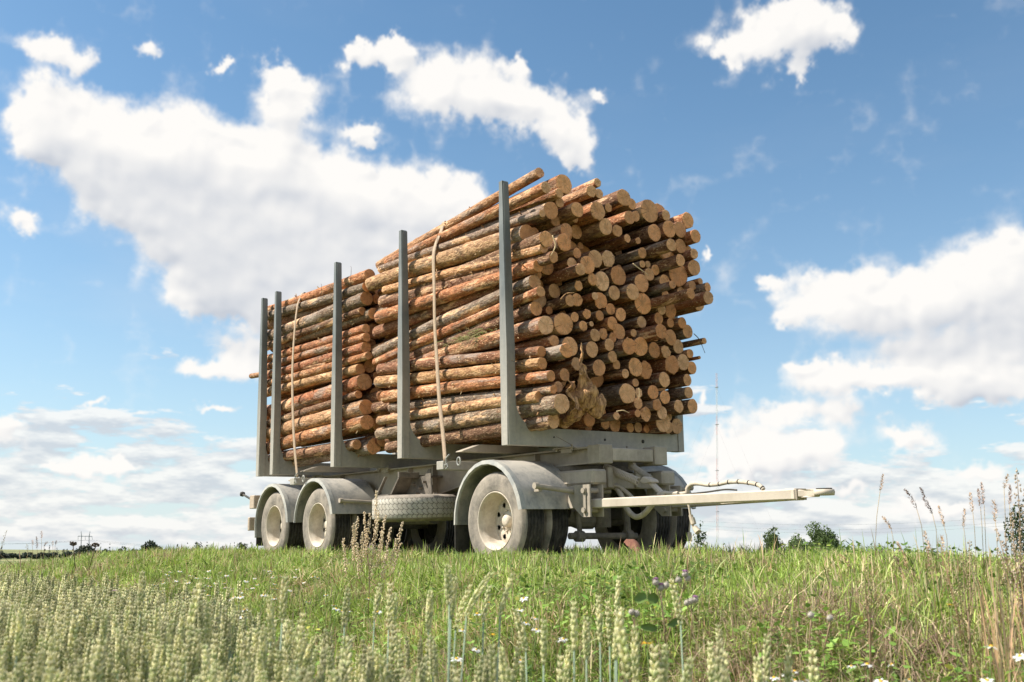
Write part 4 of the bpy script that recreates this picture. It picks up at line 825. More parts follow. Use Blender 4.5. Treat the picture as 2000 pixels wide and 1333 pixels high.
# grass tuft lying on the thick log
def tuft(n, c, spread, L, lab):
    V = []; F = []; T_ = []
    for k_ in range(n):
        p = Vector(c) + Vector((g.gauss(0, spread[0]), g.uniform(-.02, .01), g.gauss(0, spread[1]))); d = Vector((g.uniform(-1, .6), g.uniform(-.35, -.05), g.uniform(-.5, .25))).normalized() * L * g.uniform(.5, 1.2); w = Vector((0, 0, .003)); i = len(V)
        V += [p - w, p + w, p + d * .5 + Vector((0, 0, .02)) + w * .7, p + d * .5 + Vector((0, 0, .02)) - w * .7, p + d + Vector((0, 0, -.02))]; F += [(i, i + 1, i + 2, i + 3)]
        F2.append((i + 3, i + 2, i + 4)); c_ = g.choice(((.20, .28, .06), (.34, .30, .13), (.42, .32, .16))); T_ += [c_] * 5
    return V, F, T_
F2 = []; V_, F_, T_ = tuft(110, (-.75, .135, 2.60), (.24, .035), .17, '')
o = link('grass_tuft', fast_mesh('grass_tuft', np.array([tuple(v) for v in V_]), [np.array(F_), np.array(F2)], np.array(T_)), MAT['dry']); o.matrix_world = MT
tag(o, 'tuft of green and dry grass caught between logs beside the strap', 'grass tuft', None, 'stuff')

# ---------------------------------------------------------------- straps over the load
def strap(pts, lab, w=.072):
    pts = [Vector(p) for p in arc(pts, 5)]; V = []; n = len(pts)
    for i, p in enumerate(pts):
        tw = .18 * math.sin(i * .21); sx = Vector((math.cos(tw), math.sin(tw) * .4, 0)) * w / 2; t = (pts[min(i + 1, n - 1)] - pts[max(i - 1, 0)]).normalized(); nn = t.cross(sx).normalized() * .002
        V += [p - sx - nn, p + sx - nn, p + sx + nn, p - sx + nn]
    idx = np.arange(n * 4).reshape(n, 4); Q = np.stack([idx[:-1], np.roll(idx[:-1], -1, 1), np.roll(idx[1:], -1, 1), idx[1:]], -1).reshape(-1, 4)
    o = link('lashing_strap', fast_mesh('lashing_strap', np.array([tuple(v) for v in V]), [Q, np.array([[3, 2, 1, 0], [n * 4 - 4, n * 4 - 3, n * 4 - 2, n * 4 - 1]])]), MAT['strap']); o.matrix_world = MT; tag(o, lab, 'strap', 'webbing straps over the load')
strap([(-1.15, .02, 1.20), (-1.25, .05, 1.55), (-1.356, .07, 1.94), (-1.445, .09, 2.445), (-1.505, .10, 2.85), (-1.52, .10, 3.35), (-1.575, .125, 3.74), (-1.62, .19, 3.93), (-1.69, .31, 4.13), (-1.76, .385, 4.268), (-1.79, .43, 4.285), (-1.80, .52, 4.24), (-1.8, .9, 4.15), (-1.8, 1.7, 4.12), (-1.5, 2.3, 4.1), (-1.5, 2.52, 3.7), (-1.5, 2.55, 2.4), (-1.5, 2.58, 1.2)], 'beige webbing strap around the front stack between the last two stakes')
strap([(-5.27, .02, 1.20), (-5.449, .04, 1.69), (-5.575, .055, 2.25), (-5.635, .06, 2.9), (-5.62, .075, 3.5), (-5.60, .10, 3.85), (-5.60, .135, 3.98), (-5.63, .20, 4.09), (-5.65, .28, 4.08), (-5.65, .45, 4.02), (-5.6, .8, 3.98), (-5.6, 1.7, 3.96), (-5.5, 2.4, 3.95), (-5.5, 2.55, 3.4), (-5.5, 2.55, 2.4), (-5.5, 2.58, 1.2)], 'beige webbing strap around the rear stack beside the second stake')

# ---------------------------------------------------------------- grass
def blades(name, X, Y, Hh, Wd, tint, lean, seed, z0=None, seg=3, curl=.5):
    g = np.random.default_rng(seed); n = len(X); Z = ground(X, Y) - .02 if z0 is None else z0
    ang = g.uniform(0, 2 * np.pi, n); la = g.uniform(0, 2 * np.pi, n); ln = np.abs(g.normal(0, lean, n))
    wx, wy = np.cos(ang) * Wd / 2, np.sin(ang) * Wd / 2; dx, dy = np.cos(la) * ln, np.sin(la) * ln
    lev = []; 
    for s in range(seg + 1):
        u = s / seg; bend = u * (1 - curl) + curl * u * u
        cx = X + dx * Hh * bend * 1.2; cy = Y + dy * Hh * bend * 1.2; cz = Z + Hh * u * np.sqrt(np.clip(1 - (ln * bend * .75) ** 2, .1, 1)) * (1 - .25 * ln * u * u)
        w = (1 - .15 * u) if s < seg else 0.0
        if s < seg: lev.append(np.stack([cx - wx * w, cy - wy * w, cz], -1)); lev.append(np.stack([cx + wx * w, cy + wy * w, cz], -1))
        else: lev.append(np.stack([cx, cy, cz], -1))
    V = np.stack(lev, 1); m = V.shape[1]; base = (np.arange(n) * m)[:, None]
    Q = np.concatenate([base + np.array([[2 * s, 2 * s + 1, 2 * s + 3, 2 * s + 2]]) for s in range(seg - 1)], 0); T = base + np.array([[m - 3, m - 2, m - 1]])
    return V.reshape(-1, 3), Q, T, np.repeat(tint, m, 0)
def pick(g, n, cols, p, jit=.15):
    c = np.array(cols)[g.choice(len(cols), n, p=np.array(p) / sum(p))]; return np.clip(c * g.uniform(1 - jit, 1 + jit, (n, 1)) * g.uniform(.95, 1.05, (n, 3)), 0, 1)
GREENS = [(.30, .42, .068), (.42, .545, .125), (.55, .62, .245), (.70, .57, .34), (.48, .32, .19), (.14, .215, .04)]
def scatter(g, n, dmin, dmax, amax=32, power=1.0):
    """points thinning with distance"""
    u = g.uniform(0, 1, n); d = (dmin ** (1 - power) + u * (dmax ** (1 - power) - dmin ** (1 - power))) ** (1 / (1 - power)) if power != 1 else dmin * (dmax / dmin) ** u
    a = np.radians(g.uniform(-amax, amax, n)); return d * np.sin(a), d * np.cos(a), d
def patch(x, y, s, ph):  # soft patches 0..1
    return .5 + .25 * (np.sin(x * s + ph + 1.3 * np.sin(y * s * .7 + ph)) + np.sin(y * s * 1.3 - ph + 1.7 * np.sin(x * s * .9)))
g = np.random.default_rng(21)
X, Y, D = scatter(g, 520000, 1.9, 55, 30, .8)
xt, yt = to_tr(X, Y)
keep = (yt > -4.6 + .25 * np.sin(xt * 1.1)) & (yt < 4.6) & (g.uniform(0, 1, len(X)) < np.where(yt < -4, .45, 1) * np.where(D > 16, .7, 1))
# tyres stand where no grass grows
for ax in AX:
    for ya, yb in ((-.05, .78), (1.8, 2.68)): keep &= ~((np.abs(xt - ax) < .27) & (yt > ya + .12) & (yt < yb))
X, Y, D, xt, yt = X[keep], Y[keep], D[keep], xt[keep], yt[keep]
n = len(X); hp = patch(X, Y, 2.1, 1.0); hp2 = patch(X, Y, 5.5, 2.0)
H = (.07 + .10 * hp + .06 * hp2) * g.uniform(.5, 1.4, n)
H *= np.where((yt > .0) & (yt < 3.2) & (xt < 1.2), .9, 1.0)
H *= (1 + .15 * sm(-2.0, -3.6, yt)) * (1 - .22 * sm(1.5, 5, xt))
Wd = g.uniform(.0028, .0075, n) * (1 + D / 18)
dryp = patch(X, Y, 1.7, 4.0)
t1 = pick(g, n, GREENS, (.30, .28, .15, .10, .06, .13), .25); t2 = pick(g, n, GREENS, (.14, .18, .15, .32, .15, .08), .25)
dm = (g.uniform(0, 1, n) < np.clip((dryp - .40) * 2.2 + .38 * sm(1, 6, xt) + .40 * sm(-5, -11, xt), .05, .9))[:, None]
pb = (.62 + .55 * patch(X, Y, 3.1, 9.0) + .2 * (patch(X, Y, 9.0, 2.0) - .5))[:, None]
V, Q, T, C = blades('grass', X, Y, H, Wd, np.clip(np.where(dm, t2, t1) * pb, 0, 1), .8, 3)
print('grass blades', n)
o = link('grass', fast_mesh('grass', V, [Q, T], C), MAT['leaf']); tag(o, 'sunlit green and straw coloured grass covering the bank', 'grass', None, 'stuff')
# tufts: clumps of longer blades arching outwards
tf = []
for _ in range(1):
    X0, Y0, D0 = scatter(g, 5200, 2.2, 26, 30, .85); x0, y0 = to_tr(X0, Y0); k_ = (y0 > -4.4) & (y0 < .1); X0, Y0, D0 = X0[k_], Y0[k_], D0[k_]; nb = 34; m_ = len(X0)
    rr_ = np.abs(g.normal(0, .035, (m_, nb))); aa = g.uniform(0, 6.28, (m_, nb)); X = (X0[:, None] + rr_ * np.cos(aa)).ravel(); Y = (Y0[:, None] + rr_ * np.sin(aa)).ravel(); D = np.repeat(D0, nb); n = len(X)
    hs_ = np.repeat(g.uniform(.10, .25, m_) * (1 - .3 * sm(2, 5, x0[k_])), nb) * g.uniform(.6, 1.15, n); br_ = np.repeat(g.uniform(.6, 1.2, m_), nb)[:, None]; mix_ = np.repeat(g.uniform(0, 1, m_) < .22, nb)[:, None]
    C0 = np.where(mix_, pick(g, n, GREENS, (.05, .08, .15, .45, .25, .02)), pick(g, n, GREENS, (.4, .3, .12, .04, .02, .12))) * br_
V, Q, T, C = blades('tufts', X, Y, hs_, g.uniform(.003, .0065, n) * (1 + D / 20), C0, .85, 13, seg=4, curl=.75)
o = link('grass_tufts', fast_mesh('grass_tufts', V, [Q, T], C), MAT['leaf']); tag(o, 'arching clumps of longer grass on the bank', 'grass', None, 'stuff')
# matted thatch low down
X, Y, D = scatter(g, 90000, 1.9, 16, 31, .75); xt, yt = to_tr(X, Y); k_ = (yt > -4.4) & (yt < 3.2); X, Y, D = X[k_], Y[k_], D[k_]; n = len(X)
V, Q, T, C = blades('t', X, Y, g.uniform(.05, .13, n), g.uniform(.002, .005, n) * (1 + D / 18), pick(g, n, [(.36, .28, .17), (.25, .18, .11), (.46, .38, .24)], (.4, .4, .2)), 1.3, 5)
o = link('dry_thatch', fast_mesh('dry_thatch', V, [Q, T], C), MAT['dry']); tag(o, 'matted dry brown stalks between the green blades', 'dry grass', None, 'stuff')
# trampled heaps of brown stalks and leafy weed patches
HP = [(1430, 1150, 3.9, .22), (1270, 1195, 3.5, .16), (1540, 1215, 3.3, .18), (1640, 1205, 3.2, .15), (1760, 1130, 3.6, .2), (1480, 1260, 2.9, .16), (1590, 1090, 4.4, .22), (1230, 1290, 2.8, .15), (640, 1165, 4.9, .25), (800, 1170, 4.6, .2), (140, 1110, 7.5, .5), (250, 1100, 8.5, .5), (1700, 1180, 3.2, .16), (1860, 1240, 2.8, .2), (1385, 1235, 3.0, .14)]
XX, YY = [], []
for hx, hy, hd, hr in HP:
    p = at(hx, hy, hd); m_ = int(520 * (hr / .16) ** 1.2); XX.append(p.x + g.normal(0, hr * .7, m_)); YY.append(p.y + g.normal(0, hr, m_))
X, Y = np.concatenate(XX), np.concatenate(YY); n = len(X)
V, Q, T, C = blades('t', X, Y, g.uniform(.07, .19, n), g.uniform(.002, .0045, n), pick(g, n, [(.42, .30, .20), (.30, .20, .14), (.56, .45, .30), (.22, .14, .10)], (.35, .3, .2, .15)), 1.5, 15, z0=ground(X, Y) + g.uniform(.0, .09, n))
o = link('trampled_stalks', fast_mesh('trampled_stalks', V, [Q, T], C), MAT['dry']); tag(o, 'heaps of flattened brown stalks in the grass', 'dry stalks', None, 'stuff')
WP = [(1310, 1240, 3.2, .14), (1365, 1205, 3.4, .12), (1700, 1240, 2.9, .14), (1760, 1265, 2.7, .15), (1640, 1155, 3.6, .12), (1560, 1120, 4.0, .14), (620, 1130, 5.6, .35), (505, 1120, 6.2, .35), (1880, 1180, 3.1, .15), (1440, 1215, 3.2, .12), (1010, 1100, 5.5, .3), (1230, 1110, 4.8, .2), (330, 1115, 7, .4)]
XX, YY = [], []
for hx, hy, hd, hr in WP: p = at(hx, hy, hd); m_ = int(260 * (hr / .14)); XX.append(p.x + g.normal(0, hr, m_)); YY.append(p.y + g.normal(0, hr * 1.1, m_))
X, Y = np.concatenate(XX), np.concatenate(YY); n = len(X); Z = ground(X, Y) + g.uniform(.05, .20, n); a = g.uniform(0, 6.28, n); s_ = g.uniform(.012, .034, n); tl = g.uniform(-.2, .8, n)
ux = np.stack([np.cos(a), np.sin(a), tl], -1) * s_[:, None]; uy = np.stack([-np.sin(a), np.cos(a), g.uniform(-.4, .4, n)], -1) * s_[:, None] * .45; c0 = np.stack([X, Y, Z], -1)
V = np.stack([c0, c0 + ux * .35 + uy * .8, c0 + ux * .8 + uy * .9, c0 + ux * 1.4 - np.array([0, 0, .004]), c0 + ux * .8 - uy * .9, c0 + ux * .35 - uy * .8], 1).reshape(-1, 3); b0 = (np.arange(n) * 6)[:, None]
o = link('weed_leaves', fast_mesh('weed_leaves', V, [b0 + np.array([[0, 1, 2, 3, 4, 5]])], np.repeat(pick(g, n, [(.20, .34, .06), (.28, .42, .09), (.13, .22, .04), (.50, .48, .10)], (.4, .3, .22, .05), .25), 6, 0)), MAT['leaf']); tag(o, 'leafy green weed patches among the grass', 'weeds', None, 'stuff')
# sparse taller blades and bent stalks
X, Y, D = scatter(g, 15000, 2.2, 18, 31, .8); xt, yt = to_tr(X, Y); k_ = (yt > -4.3) & (yt < -.2) | ((yt > 0) & (yt < 3) & (xt > -3.9) & (xt < -1.1) & (g.uniform(0, 1, len(X)) < .7)); k_ &= g.uniform(0, 1, len(X)) < .14 + .22 * sm(1.0, 4.5, xt) + .9 * ((xt < -1.1) & (yt > 0)); X, Y, D, xt = X[k_], Y[k_], D[k_], xt[k_]; n = len(X)
V, Q, T, C = blades('t', X, Y, g.uniform(.16, .32, n), g.uniform(.0025, .0055, n) * (1 + D / 20), pick(g, n, GREENS, (.25, .3, .25, .2, .08, .02)), .45, 6, seg=4, curl=.8)
o = link('tall_grass', fast_mesh('tall_grass', V, [Q, T], C), MAT['leaf']); tag(o, 'loose taller bent blades standing over the short grass', 'tall grass', None, 'stuff')
# low broad leaves: clover, dock and dandelion
X, Y, D = scatter(g, 60000, 2.0, 14, 31, .9); xt, yt = to_tr(X, Y); pp = patch(X, Y, 2.6, 7.0); k_ = (yt > -4.3) & (yt < 1.0) & (g.uniform(0, 1, len(X)) < np.clip((pp - .5) * 2.4, .02, 1)); X, Y, D, pp = X[k_], Y[k_], D[k_], pp[k_]; n = len(X)
Z = ground(X, Y) + g.uniform(.03, .17, n); a = g.uniform(0, 6.28, n); s_ = g.uniform(.010, .032, n) * 1; tl = g.uniform(-.1, .9, n)
ux = np.stack([np.cos(a), np.sin(a), tl], -1) * s_[:, None]; uy = np.stack([-np.sin(a), np.cos(a), g.uniform(-.4, .4, n)], -1) * s_[:, None] * .55; c0 = np.stack([X, Y, Z], -1)
V = np.stack([c0, c0 + ux * .5 + uy, c0 + ux * 1.3, c0 + ux * .5 - uy], 1).reshape(-1, 3); b0 = (np.arange(n) * 4)[:, None]
o = link('broad_leaves', fast_mesh('broad_leaves', V, [b0 + np.array([[0, 1, 2, 3]])], np.repeat(pick(g, n, [(.12, .20, .035), (.18, .27, .055), (.27, .33, .07), (.08, .14, .03)], (.4, .3, .12, .18)), 4, 0)), MAT['leaf']); tag(o, 'low clover and dandelion leaves among the grass', 'ground cover', None, 'stuff')

# ---------------------------------------------------------------- wheat
def ear_mesh(g, L=.085, rows=11, sides=6, fat=1.0):
    V = []; F = []; C = []
    def grain(c, d, ln, w, col):
        d = d.normalized(); n1 = d.orthogonal().normalized(); n2 = d.cross(n1); i = len(V)
        V.append(c - d * ln * .5)
        for (u, rr) in ((-.22, .85), (.12, 1.0), (.38, .5)):
            for k in range(sides): a = 2 * math.pi * k / sides; V.append(c + d * ln * u + (n1 * math.cos(a) + n2 * math.sin(a)) * w * rr)
        V.append(c + d * ln * .62)
        for k in range(sides):
            k2 = (k + 1) % sides; F.append((i, i + 1 + k2, i + 1 + k, i + 1 + k)); 
            for q in (0, 1): F.append((i + 1 + q * sides + k, i + 1 + q * sides + k2, i + 1 + (q + 1) * sides + k2, i + 1 + (q + 1) * sides + k))
            F.append((i + 1 + 2 * sides + k, i + 1 + 2 * sides + k2, i + 1 + 3 * sides, i + 1 + 3 * sides))
        tipc = (.86, .78, .48)
        C.extend([col] + [col] * sides * 2 + [tuple(.55 * a + .45 * b for a, b in zip(col, tipc))] * sides + [tipc])
    for r in range(rows):
        u = r / (rows - 1); z = L * u; sc = .62 + .5 * math.sin(math.pi * (.12 + .80 * u))
        for s in ((0, 1) if r % 2 == 0 else (0, 1)):
            a = s * math.pi + (0 if r % 2 == 0 else .55) ; x, y = math.cos(a), math.sin(a)
            base = g.choice(((.56, .58, .27), (.70, .69, .36), (.47, .52, .24), (.78, .73, .42)))
            fq = g.uniform(.72, 1.15); base = tuple(q * fq for q in base); grain(Vector((x * .0046 * sc, y * .0046 * sc, z)), Vector((x * .45, y * .45, 1)), .0150 * sc * fat, .0031 * sc * fat, base)
            grain(Vector((x * .002 * sc - y * .0038, y * .002 * sc + x * .0038, z + .003)), Vector((x * .3 - y * .5, y * .3 + x * .5, 1)), .0125 * sc * fat, .0029 * sc * fat, base)
    return np.array([tuple(v) for v in V]), F, np.array(C)
def clean(F):
    q = np.array([f for f in F if len(set(f)) == 4], int).reshape(-1, 4); t = np.array([list(dict.fromkeys(f)) for f in F if len(set(f)) == 3], int).reshape(-1, 3); return q, t
pg = random.Random(4)
EARS = [(lambda e: (e[0], *clean(e[1]), e[2]))(ear_mesh(pg, .080 + .006 * i, 8 + i % 3, 5)) for i in range(4)]
EARL = [(lambda e: (e[0], *clean(e[1]), e[2]))(ear_mesh(pg, .085, 7, 3, 1.35)) for i in range(3)]
def place_ears(X, Y, Zt, g, protos):
    """merge ears (and their stems and leaves) into arrays"""
    Vs, Qs, Ts, Cs = [], [], [], []; off = 0; n = len(X); pid = g.integers(0, len(protos), n)
    th = np.abs(g.normal(.06, .08, n)); ph = g.uniform(0, 2 * np.pi, n); sp = g.uniform(0, 2 * np.pi, n); sc_ = g.uniform(.78, 1.05, n)
    br = g.uniform(.6, 1.2, n)
    for p, (V, Q, T, C) in enumerate(protos):
        I = np.where(pid == p)[0]; m = len(V); k = len(I)
        if k == 0: continue
        c, s = np.cos(sp[I]), np.sin(sp[I]); vx = V[None, :, 0] * c[:, None] - V[None, :, 1] * s[:, None]; vy = V[None, :, 0] * s[:, None] + V[None, :, 1] * c[:, None]; vz = V[None, :, 2] + 0 * vx
        t = th[I][:, None] * (1 + vz / .08 * .6); vr = vz * np.sin(t); vz2 = vz * np.cos(t)
        x = (vx + vr * np.cos(ph[I])[:, None]) * sc_[I][:, None] + X[I][:, None]; y = (vy + vr * np.sin(ph[I])[:, None]) * sc_[I][:, None] + Y[I][:, None]; z = vz2 * sc_[I][:, None] + Zt[I][:, None]
        Vs.append(np.stack([x, y, z], -1).reshape(-1, 3)); b = (np.arange(k) * m)[:, None, None] + off
        Qs.append((Q[None] + b).reshape(-1, 4)); Ts.append((T[None] + b).reshape(-1, 3)); Cs.append((C[None] * br[I][:, None, None]).reshape(-1, 3)); off += k * m
    return np.concatenate(Vs), np.concatenate(Qs), np.concatenate(Ts), np.concatenate(Cs), off, th, ph
def stems(X, Y, Zt, g, th, ph, r=.0017):
    n = len(X); Zg = ground(X, Y) - .02; bx, by = X - np.cos(ph) * th * .25, Y - np.sin(ph) * th * .25; V = []
    for u in (0, .55, 1):
        cx = bx + (X - bx) * u ** 2; cy = by + (Y - by) * u ** 2; cz = Zg + (Zt + .004 - Zg) * u
        for k in range(3): a = k * 2.094; V.append(np.stack([cx + math.cos(a) * r, cy + math.sin(a) * r, cz], -1))
    V = np.stack(V, 1); b = (np.arange(n) * 9)[:, None]
    Q = np.concatenate([b + np.array([[s * 3 + k, s * 3 + (k + 1) % 3, s * 3 + 3 + (k + 1) % 3, s * 3 + 3 + k]]) for s in (0, 1) for k in range(3)])
    return V.reshape(-1, 3), Q, np.repeat(pick(g, n, [(.32, .42, .30), (.38, .46, .34), (.44, .48, .25)], (.5, .3, .2)), 9, 0)
def edge(xt): return -4.42 + .12 * np.sin(xt * 1.9) + .10 * np.sin(xt * 4.7 + 1) - .42 * sm(2.5, 6.5, xt)
def wheat_zone(n, d0, d1, seed, protos, thin):
    g = np.random.default_rng(seed); X, Y, D = scatter(g, n, d0, d1, 30, .3); xt, yt = to_tr(X, Y)
    k = (yt < edge(xt)) & (g.uniform(0, 1, n) < np.clip((edge(xt) - yt) / .35, .25, 1) * (1 - thin * sm(4.9, 7.3, xt)))
    X, Y = X[k], Y[k]; n = len(X); hh = .735 + .035 * g.standard_normal(n) + .02 * (patch(X, Y, 1.5, 3) - .5)
    Zt = ground(X, Y) * .3 + np.clip(hh, .55, .86) - .07
    V, Q, T, C, off, th, ph = place_ears(X, Y, Zt, g, protos); SV, SQ, SC_ = stems(X, Y, Zt, g, th, ph)
    # flag leaves
    m = n // 2; LV, LQ, LT, LC = blades('l', X[:m], Y[:m], g.uniform(.14, .26, m), g.uniform(.005, .009, m), pick(g, m, [(.20, .28, .10), (.30, .34, .15), (.45, .40, .22)], (.5, .3, .2)), .5, seed, z0=Zt[:m] - g.uniform(.22, .36, m))
    o1 = len(V); o2 = o1 + len(SV); print('wheat', n)
    return np.concatenate([V, SV, LV]), [np.concatenate([Q, SQ + o1, LQ + o2]), np.concatenate([T, LT + o2])], np.concatenate([C, SC_, LC])
Vn, Fn, Cn = wheat_zone(13000, 1.5, 4.6, 31, EARS, .93)
Vf, Ff, Cf = wheat_zone(60000, 4.6, 45, 32, EARL, 0)
o = link('wheat_crop', fast_mesh('wheat_crop', np.concatenate([Vn, Vf]), [np.concatenate([Fn[0], Ff[0] + len(Vn)]), np.concatenate([Fn[1], Ff[1] + len(Vn)])], np.concatenate([Cn, Cf]), True), MAT['ear'])
tag(o, 'dense field of pale green ripening wheat', 'wheat', None, 'stuff')
# single stalks that stand clear of the crop
def wheat_stalk(px, py, d, lean, lab, proto=0):
    top = at(px, py, d); V, Q, T, C = EARS[proto % 4]; L = V[:, 2].max(); base = Vector((top.x - lean * L * .8, top.y, top.z - L)); e = empty('wheat_stalk', Matrix.Translation((base.x - lean * .1, base.y, float(ground(base.x, base.y)))), lab, 'wheat stalk', 'single wheat stalks standing over the crop')
    pgx = np.random.default_rng(int(px)); th = math.atan(lean); W_ = V.copy(); a = pgx.uniform(0, 6.28); x = V[:, 0] * math.cos(a) - V[:, 1] * math.sin(a); y = V[:, 0] * math.sin(a) + V[:, 1] * math.cos(a)
    W_ = np.stack([x + V[:, 2] * math.sin(th) * (1 + V[:, 2] / L * .4), y, V[:, 2] * math.cos(th)], -1)
    m = Matrix.Translation(base - e.matrix_world.translation); sc_ = pgx.uniform(.95, 1.12)
    o1 = link('ear', fast_mesh('ear', W_ * sc_, [Q, T], C * pgx.uniform(.9, 1.2), True), MAT['ear'], e); o1.matrix_local = m
    b0 = m.translation; st = B(); st.tube([(0, 0, 0), (b0.x * .4, b0.y * .4, b0.z * .55), (b0.x, b0.y, b0.z + .004)], .0018, 6); so_ = st.build('stem', MAT['stemg'], e, 'all')
MAT['stemg'] = mat_plain('wheat_stem', (.26, .34, .24), .6, .15)
for i, (px, py, d, ln, lab) in enumerate([
    (876, 1100, 2.25, -.05, 'tall straight wheat ear under the front wheel, tallest of its cluster'), (886, 1124, 2.35, .06, 'wheat ear standing just behind the tallest one under the front wheel'), (942, 1113, 2.3, .42, 'wheat ear bending over below the gap between the front wheel and spare wheel'), (908, 1143, 2.6, .25, 'wheat ear leaning towards the bending one under the front wheel'),
    (952, 1143, 2.6, .12, 'slightly lower wheat ear beside the bending one'), (992, 1118, 2.3, .22, 'wheat ear leaning below the hub of the front wheel'), (840, 1152, 2.5, .02, 'wheat ear standing between the dry mugwort and the tallest ear'), (762, 1140, 2.5, .0, 'wheat ear at the foot of the dry mugwort'), (770, 1160, 2.6, .03, 'second wheat ear at the foot of the dry mugwort'),
    (557, 1126, 2.2, .02, 'tall wheat ear standing alone below the rear wheels'), (529, 1162, 2.3, -.06, 'lower wheat ear beside the lone one below the rear wheels'), (590, 1196, 2.2, .05, 'wheat ear just inside the crop below the middle wheel'), (678, 1152, 2.6, .04, 'short wheat ear in front of the mugwort base'), (739, 1143, 2.9, .1, 'thin wheat ear close to the mugwort stem'),
    (279, 1122, 2.7, -.02, 'tall wheat ear rising above the crop below the far bush'), (383, 1145, 2.3, .10, 'tall wheat ear beside the daisies, darker than the crop'), (408, 1175, 2.3, -.05, 'broad wheat ear by the daisy patch'), (1207, 1126, 2.7, .06, 'wheat ear standing alone below the drawbar hinge'), (1170, 1165, 2.4, -.02, 'wheat ear with drooping scales left of the burdock'.replace('left of', 'near')),
    (1188, 1178, 2.7, -.03, 'wheat ear close behind the one with drooping scales'), (1121, 1180, 2.1, .0, 'large pale wheat ear under the dual tyres'), (1145, 1202, 2.3, .0, 'wheat ear next to the large pale one under the dual tyres'), (1208, 1192, 2.2, .1, 'wheat ear leaning beside the lone tall ear'), (1318, 1132, 2.5, -.14, 'slender wheat ear on a long grey stem beside the burdock'),
    (1062, 1208, 2.1, .0, 'fat wheat ear in front of the daisies under the front wheel'), (1015, 1190, 2.4, -.2, 'wheat ear bowed over beside the fat one'), (1240, 1232, 2.0, .0, 'wheat ear close to the yellow flower'), (1277, 1268, 1.9, .02, 'low wheat ear near the burdock root'), (1297, 1262, 2.0, .05, 'wheat ear beside the low one near the burdock root'),
    (1404, 1222, 2.5, -.02, 'lone wheat ear on bare grass below the towing eye'), (1388, 1262, 2.0, .0, 'short wheat ear below the lone one on bare grass'), (1413, 1282, 1.9, .04, 'last low wheat ear by the orange leaf'), (1497, 1240, 2.1, .05, 'wheat ear cut by the sunlit edge of the bare bank'), (1480, 1282, 1.9, -.03, 'wheat ear low beside the edge of the crop'),
    (1538, 1262, 2.1, .06, 'outermost wheat ear of the thin strip'), (1588, 1278, 1.9, .0, 'small blurred wheat ear past the end of the strip'), (1340, 1290, 1.8, .15, 'wheat ear bending near the dry leaf')]):
    wheat_stalk(px, py, d, ln, lab, i)

# ---------------------------------------------------------------- flowers and single plants
def copy_tree(o, loc=None):
    c = o.copy(); COL.objects.link(c)
    if loc is not None: c.matrix_world = loc
    for ch in list(o.children):
        d = ch.copy(); COL.objects.link(d); d.parent = c
        for gch in ch.children: e2 = gch.copy(); COL.objects.link(e2); e2.parent = d
    return c
def daisy():
    e = empty('daisy', Matrix(), 'white daisy', 'flower'); b = B(); hgt = .30
    b.tube([(0.02, 0, -hgt), (.008, .003, -hgt * .5), (0, 0, 0)], .0011, 5); b.build('stem', MAT['green'], e, 'all')
    b = B()
    for k in range(15):
        a = 2 * math.pi * k / 15; c, s = math.cos(a), math.sin(a); dr = rnd.uniform(-.007, .001); w = .0026; P = [(.003, -.4), (.010, -1), (.0165, -.7), (.0165, .7), (.010, 1), (.003, .4)]
        vs = [b.bm.verts.new((c * r - s * w * t, s * r + c * w * t, .001 + dr * (r / .0165) ** 2)) for r, t in P]; b.bm.faces.new(vs)
    b.build('petals', MAT['white'], e)
    b = B(); b.lathe([(.0052, 0), (.0050, .0022), (.0032, .0042), (.0004, .005)], 12, 'z'); b.build('disc', MAT['yellow'], e, 'all'); return e
proto = daisy(); dg = random.Random(11)
DA = [(1023,1170,3.4),(1015,1192,3.2),(1045,1208,3.0),(1048,1231,2.9),(1028,1218,3.1),(1100,1249,2.8),(1096,1252,2.8),(1017,1291,2.6),(1936,1264,2.2),(1992,1283,2.0),(1663,1302,2.5),(1694,1299,2.4),(1742,1299,2.3),(1776,1330,2.1),(1928,1330,2.1),(1552,1312,2.4),(1538,1318,2.5),(1553,1330,2.3),(1720,1332,2.2),(1570,1330,2.4),(1512,1325,2.5),
      (611,1127,5.6),(620,1129,5.5),(594,1138,5.8),(602,1177,4.2),(652,1183,3.6),(657,1190,3.5),(668,1195,3.6),(682,1194,3.7),(720,1170,3.8),(738,1196,3.4),(955,1179,3.4),(943,1200,3.3),(903,1232,2.9),(932,1200,3.3),(892,1288,2.6),(930,1270,2.7),(470,1167,4.0),(478,1192,3.6),(475,1206,3.5),(478,1224,3.3)]
DA += [(dg.gauss(400, 55) if i % 3 else dg.gauss(505, 40), dg.uniform(1112, 1172), None) for i in range(52)]
DA = [(x, y, d if d else max(3.6, min(8.5, 6.8 - (y - 1125) * .052 + dg.uniform(-.4, .4)))) for x, y, d in DA]
PLACES = []
def near_word(px):
    return 'below the rear wheels' if px < 620 else 'below the spare wheel' if px < 900 else 'below the front wheel' if px < 1110 else 'below the drawbar' if px < 1600 else 'at the foot of the seeding grass'
